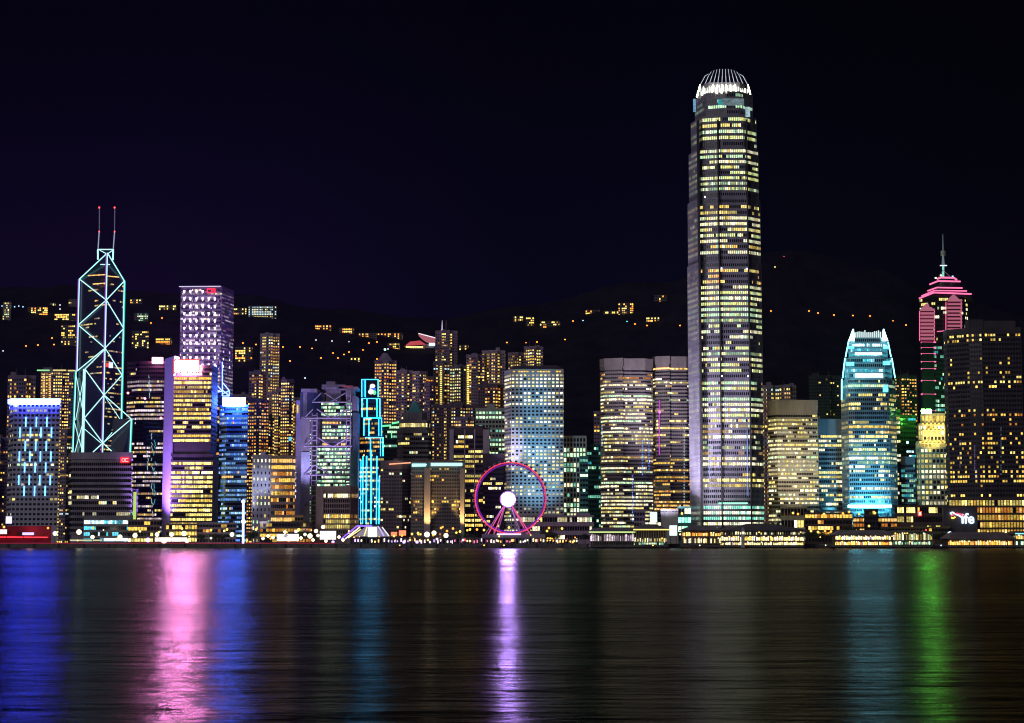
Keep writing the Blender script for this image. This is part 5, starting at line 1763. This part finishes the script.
# white marquee with sloping lit ribs
def marquee():
    Y = 1456
    r = thing('marquee', 'bright white peaked marquee with violet and yellow lit ribs', 'marquee', (PX(372, 540, Y), Y, GZ))
    q = M()
    WT = glow('tent_white', (1, .95, .9), 1.2)
    TF = wall('tent_fabric', (.75, .75, .8))
    z1 = PZ(526, Y)
    base = [(PX(355, 540, Y), Y - 6), (PX(390, 540, Y), Y - 6), (PX(390, 540, Y), Y + 8), (PX(355, 540, Y), Y + 8)]
    q.prism(base, PZ(536.5, Y), z1, TF, top=[(PX(366, 530, Y), Y - 1), (PX(378, 530, Y), Y - 1), (PX(378, 530, Y), Y + 3), (PX(366, 530, Y), Y + 3)])
    q.build('canopy', r)
    panel(r, 368, 377, 527, 537, Y - 6.5, WT, 'lit_gable', .5)
    for (a, ra, b_, rb, c, s) in ((341, 539, 357, 526, (.25, .1, 1), 2), (345, 539, 360, 527, (1, .95, 1), 1.5), (348, 538, 361, 529, (1, .9, .35), 1.2), (357, 526, 372, 526, (.3, .15, 1), 2), (364, 536, 367, 527, (1, .85, .4), 1.4), (378, 526, 384, 536, (.55, .4, 1), 1.4), (382, 527, 389, 536, (.9, .85, 1), 1.2)):
        q = M()
        q.tube(P3(a, ra, Y - 8), P3(b_, rb, Y - 8), .5, glow('rib_%d_%d' % (a, b_), c, s, False), 5)
        q.build('lit_rib', r)
    for x in (355.5, 372, 389.5):
        q = M()
        q.tube((PX(x, 540, Y), Y - 5.5, GZ), (PX(x, 540, Y), Y - 5.5, PZ(536, Y)), .25, METAL, 6)
        q.build('post', r)
marquee()

# lit column monument
r = thing('light_column', 'tall thin blue-white glowing column in front of the blue tower', 'light column', (PX(243.3, 530, 1470), 1470, GZ))
q = M()
q.tube((PX(243.3, 530, 1470), 1470, GZ), (PX(243.3, 502, 1470), 1470, PZ(502, 1470)), .9, glow('column_blue_white', (.45, .55, 1), 4), 8)
q.build('shaft', r)
for rw, w in ((501.5, 1.6), (521.5, 1.8)):
    q = M()
    q.ball((PX(243.3, rw, 1470), 1470, PZ(rw, 1470)), w, glow('column_blue_white', (1, 1, 1), 1), 10, 6)
    q.build('globe', r)

# billboards and hoardings near the quay
def board(label, Y, l, r_, t_, b_, c, s, border=None):
    r = thing('billboard', label, 'billboard', (PX((l + r_) / 2, 535, Y), Y, GZ))
    q = M()
    q.box(PX(l - .3, t_, Y), PX(r_ + .3, t_, Y), Y, Y + .8, PZ(b_ + .3, Y), PZ(t_ - .3, Y), DARK)
    q.build('frame', r)
    mname = 'board_%s_%.1f' % ('_'.join('%d' % int(k * 99) for k in c), s)
    q = M()
    q.box(PX(l, t_, Y), PX(r_, t_, Y), Y - .3, Y - .01, PZ(b_, Y), PZ(t_, Y), glow(mname, c, s))
    q.build('panel', r)
    for x in (l + .8, r_ - .8):
        q = M()
        q.tube((PX(x, 535, Y), Y + .4, GZ), (PX(x, 535, Y), Y + .4, PZ(b_, Y)), .25, DARK, 6)
        q.build('post', r)
    return r
board('small upright lilac-white billboard at the blue-roofed block foot', 1490, 6, 12, 516.5, 523.5, (.75, .6, 1), 1.8)
board('white lettered hoarding cut by the left photo edge', 1462, -4, 7, 529.5, 534, (1, .85, .9), 1.4)
board('small lilac-blue sign box on the red hoarding', 1457, 22.5, 34, 532.5, 535, (.45, .35, 1), 2.4)
board('tall mint-white billboard behind the gold-eaved pier', 1486, 650, 657, 512, 522, (.6, 1, .9), 1.6)
board('white glowing billboard right of the gold-eaved pier', 1440, 669.5, 677, 525.5, 535.5, (.75, 1, .95), 1.7)
board('wide white event screen on the left promenade', 1462, 277, 299, 534, 541, (1, .92, .95), 1.5)
board('short white event screen right of the wide one', 1462, 320, 336, 531, 539.5, (1, .95, 1), 1.6)
board('warm white event screen by the golden tower', 1462, 155, 187, 537.5, 541.5, (1, .9, .72), 1.7)
board('small orange-red shop sign beside the marquee', 1458, 391, 397, 532, 536, (1, .18, .08), 2.0)
board('second orange-red shop sign right of the marquee', 1458, 399, 406, 530.5, 535.5, (1, .22, .10), 1.8)
board('white low sign strip along the left quay', 1460, 104, 128, 538.2, 541, (1, .95, .8), 2.0)
board('long dim cream sign strip left of the white one', 1460, 70, 102, 539.6, 541, (.9, .85, .5), .8)
r = thing('hoarding', 'long dark red hoarding with a bright red light line, far left', 'hoarding', (PX(25, 536, 1465), 1465, GZ))
q = M()
q.box(PX(-5, 536, 1465), PX(51, 536, 1465), 1465, 1466, GZ, PZ(526, 1465), wall('red_hoarding', (.30, .012, .035)))
q.build('panel', r)
q = M()
q.tube(P3(-5, 537, 1463), P3(48, 537.3, 1463), .45, glow('red_led', (1, .04, .06), 2.2), 5)
q.build('light_line', r)
lamp('POINT', 'hoarding_lamp', P3(30, 529, 1455), 2e3, (1, .5, .5), 2)
r = thing('quay_railing', 'long quay railing with a thin red light line, left half of shore', 'railing', (PX(170, 543, 1441), 1441, GZ))
q = M()
q.tube(P3(0, 543.2, 1439.5), P3(335, 543.2, 1439.5), .22, glow('rail_red', (.8, .03, .09), .5, False), 4)
q.build('light_line', r)
q = M()
for k in range(112):
    x = PX(k * 3, 543, 1440)
    q.tube((x, 1440, GZ), (x, 1440, GZ + 1.2), .06, METAL, 4)
q.tube(P3(0, 542.6, 1440), P3(335, 542.6, 1440), .08, METAL, 4)
q.build('rail', r)

# ================================================================== STREET LAMPS along the shore
def shore_lamp(px, py, c, s, rb, label, Y=1456, group='lamps along the shore'):
    r = thing('street_lamp', label, 'street lamp', (PX(px, py, Y), Y, GZ), group)
    x, _, z = P3(px, py, Y)
    q = M()
    q.tube((x, Y, GZ), (x, Y, z - rb), .14, DARK, 6)
    q.build('pole', r)
    q = M()
    q.ball((x, Y, z), rb, glow('lamp_%s_%d' % (c, s), HUE[c], min(s, 2.6), False), 10, 6)
    q.build('bulb', r)
for px, py in ((4, 527), (48, 528), (93, 528), (135, 528), (182, 528.5), (211, 530), (227, 529.5), (256, 529.5), (299, 529.5), (394, 536), (402, 535.5), (412, 534), (418, 533), (441, 528), (453, 528.5), (447, 531), (460, 531.5), (470, 529.5),
               (477, 529.5), (484, 530), (509, 527.5), (549, 528), (562, 528.5), (547, 531), (552, 539), (567, 540), (682, 513.5), (793, 513), (798, 514), (824, 514), (843, 513.5), (849, 512), (859, 514), (875, 513), (811, 531), (818, 532), (825, 531), (831, 531.5),
               (841, 531.5), (895, 534), (869, 526)):
    shore_lamp(px, py, 'gold' if (px * 7) % 3 else 'amber', 6, .95, 'warm yellow globe street lamp among others along the shore', 1456 if py > 520 else 1476)
for px, py, rb, lab in ((55, 533.5, 1.8, 'dazzling white lamp right of the red hoarding'), (79, 532, 2.1, 'dazzling white lamp before the squat slab block'), (92.5, 537, 1.6, 'cold white lamp left of the white sign strip'),
                        (120, 537, 1.9, 'dazzling lamp over the white sign strip'), (135, 535.5, 1.9, 'white lamp beside the violet one'), (157, 534.5, 1.7, 'left white lamp before the golden tower'), (171.5, 534.5, 1.7, 'middle white lamp before the golden tower'),
                        (184, 533.5, 2.0, 'right white lamp before the golden tower'), (187, 541, 1.6, 'lowest white lamp before the golden tower'), (164, 541, 2.2, 'dazzling warm lamp low before the golden tower'), (232, 534.5, 1.8, 'white lamp left of the glowing column'),
                        (427, 534.5, 2.2, 'left dazzling lamp under the uplit hotel'), (434, 533, 1.9, 'middle dazzling lamp under the uplit hotel'), (446, 535.5, 1.9, 'right dazzling lamp under the uplit hotel'), (452, 542.5, 1.7, 'low dazzling lamp on the arcade'),
                        (371.5, 533, 1.6, 'white lamp on the marquee gable'), (670.5 - 18, 523.5, 2.4, 'big cold white lamp behind the gold-eaved pier'), (316, 531, 1.6, 'white lamp left of the short event screen'), (323, 527, 1.5, 'upper white lamp over the short event screen'), (310, 536, 2.0, 'white lamp between the event screens')):
    shore_lamp(px, py, 'white', 11, rb, lab, 1452, 'dazzling white floodlamps')
shore_lamp(148, 540, 'violet', 9, 1.9, 'violet lamp between the white shore lamps', 1451, None)
shore_lamp(950, 534, 'cool', 5, 2.0, 'cold blue-white lamp left of the wide pier', 1408 + 30, None)
shore_lamp(926, 530, 'red', 6, .8, 'red lamp above the green-yellow pier', 1452, None)
for px in (404, 417, 333):
    shore_lamp(px, 542, 'violet', 7, 1.2, 'violet lamp low along the arcade and quay', 1443, 'violet quay lamps')
for px, py in ((263, 538.5), (268, 536), (273, 537.5), (301, 538), (305, 534.5), (313, 540), (318, 535.5), (339, 537), (343, 540), (326, 541), (296, 531.5), (285, 532)):
    shore_lamp(px, py, 'white', 4, 1.25, 'dazzling lamp in the cluster below the truss tower', 1454, 'lamp cluster below the truss tower')
for px, py in ((410, 540), (420, 540.5), (428, 540), (437, 539), (463, 540), (470, 541), (498, 541), (512, 540.5), (525, 541), (536, 540.5), (557, 541), (574, 541)):
    shore_lamp(px, py, 'rose' if px % 2 else 'warm', 3, .9, 'small pale lamp hung along the arcade', 1442, 'lamps along the arcade')
rl = random.Random(77)  # extra lamps added at random to fill dark gaps along the shore
for k in range(46):
    px = 60 + k * 20.6 + rl.uniform(-7, 7)
    shore_lamp(px, rl.uniform(530, 541), rl.choice(['warm', 'gold', 'white', 'amber', 'yellow']), 3, rl.uniform(.5, .95), 'small added promenade lamp, one of the scattered warm and white points', 1449 + rl.uniform(0, 6), 'scattered added promenade lamps')
LMP = ((165, 538, (1, .75, .5), 3e4), (430, 533, (1, .8, .5), 3e4), (290, 533, (1, .9, .9), 3e4), (80, 532, (1, .95, .75), 2e4), (750, 536, (1, .8, .5), 2e4), (860, 536, (1, .7, .4), 2e4), (560, 536, (1, .6, .2), 1.2e4))
for px, py, c, e in LMP:
    lamp('POINT', 'street_glow', P3(px, py - 3, 1448), e * .09, c, 3)

# ================================================================== TREES
def tree_meshes(seed, h=9.0, w=6.5):
    rnd = random.Random(seed)
    bark = wall('bark', (.07, .05, .035), rough=.95)
    leaf = wall('leaves', (.05, .085, .03), rough=.7, scale=1.5, var=.5)
    t_ = M()
    t_.tube((0, 0, 0), (.2, 0, h * .45), .35, bark, 6, .22)
    tips = []
    for k in range(6):
        a = 2 * pi * k / 6 + rnd.uniform(-.3, .3)
        e = (cos(a) * w * .32, sin(a) * w * .32, h * rnd.uniform(.6, .82))
        t_.tube((.2, 0, h * .42), e, .18, bark, 5, .06)
        tips.append(e)
    tips.append((0, 0, h * .85))
    c = M()
    for e in tips:
        for k in range(130):
            r_ = w * .30 * rnd.random() ** .5
            a, b_ = rnd.uniform(0, 2 * pi), rnd.uniform(-1, 1)
            s_ = math.sqrt(1 - b_ * b_)
            p = (e[0] + r_ * s_ * cos(a), e[1] + r_ * s_ * sin(a), e[2] + r_ * b_ * .75)
            u = [rnd.uniform(-1, 1) for _ in range(3)]
            v_ = [rnd.uniform(-1, 1) for _ in range(3)]
            q = .42
            c.face([(p[0] - u[0] * q, p[1] - u[1] * q, p[2] - u[2] * q), (p[0] + v_[0] * q, p[1] + v_[1] * q, p[2] + v_[2] * q), (p[0] + u[0] * q, p[1] + u[1] * q, p[2] + u[2] * q)], leaf)
    return t_.mesh('trunk'), c.mesh('crown')
TM = [tree_meshes(s) for s in (1, 2, 3)]
for k, (px, h, Y) in enumerate([(17, 11, 1468), (23, 12, 1467), (30, 10, 1469), (37, 10, 1468), (43, 9, 1467), (216, 9, 1466), (222, 8, 1465), (249, 9, 1466), (253, 11, 1468), (286, 9, 1464), (305, 12, 1470), (311, 9, 1469), (458, 9, 1466), (467, 9, 1467),
                                (473, 8, 1468), (545, 12, 1470), (551, 11, 1468), (556, 9, 1466), (533, 9, 1472), (772, 17, 1478), (779, 18, 1479), (787, 14, 1477), (800, 10, 1470), (808, 11, 1471), (816, 9, 1469), (822, 10, 1468), (829, 9, 1469), (838, 12, 1479), (846, 15, 1480), (855, 14, 1480), (885, 13, 1479),
                                (936, 9, 1462), (942, 10, 1462), (585, 9, 1460), (201, 8, 1465)]):
    r = thing('tree', 'dark leafy waterfront tree among others along the shore', 'tree', (PX(px, 535, Y), Y, GZ), 'waterfront trees')
    tm, cm_ = TM[k % 3]
    for n_, me in (('trunk', tm), ('crown', cm_)):
        o = bpy.data.objects.new(n_, me)
        COL.objects.link(o)
        o.parent = r
    r.scale = (h / 9, h / 9, h / 9)
    r.rotation_euler = (0, 0, k * 1.3)

# ================================================================== BOATS
def boat(label, px, Y, L, m_, cabin=True, lampc='gold'):
    x = PX(px, 547, Y)
    r = thing('boat', label, 'boat', (x, Y, 0))
    q = M()
    q.hexa([(x - L * .42, Y - 1, -.3), (x + L * .40, Y - 1, -.3), (x + L * .40, Y + 1, -.3), (x - L * .42, Y + 1, -.3),
            (x - L * .5, Y - 1.6, 1.3), (x + L * .5, Y - 1.6, 1.5), (x + L * .5, Y + 1.6, 1.5), (x - L * .5, Y + 1.6, 1.3)], m_)
    q.build('hull', r)
    q = M()
    q.box(x - L * .25, x + L * .2, Y - 1.1, Y + 1.1, 1.4, 2.9, W_DBROWN)
    q.box(x - L * .3, x + L * .25, Y - 1.3, Y + 1.3, 2.9, 3.1, W_GREY)
    q.build('cabin', r)
    q = M()
    q.ball((x + L * .1, Y - 1.4, 2.3), .5, lit(lampc, 3), 6, 4)
    q.build('lamp', r)
boat('small wooden boat with an orange lamp below the arcade', 483, 1428, 9, W_DBROWN)
boat('small boat with a gold lamp right of the wheel foot', 503, 1430, 8, W_DARK)
boat('small low boat with a warm lamp left of the wheel', 399, 1430, 7, W_DBROWN, lampc='warm')
boat('dark moored ferry at the gold-eaved pier', 650, 1402, 22, W_DARK)
boat('dark moored ferry at the pier left of the clock turret', 697, 1401, 20, W_DBROWN, lampc='white')
boat('dark launch moored right of the green-yellow pier', 939, 1404, 13, W_DARK, lampc='cool')
boat('small launch moored left of the grey-roofed pier', 824, 1424, 11, W_DBROWN, lampc='green')
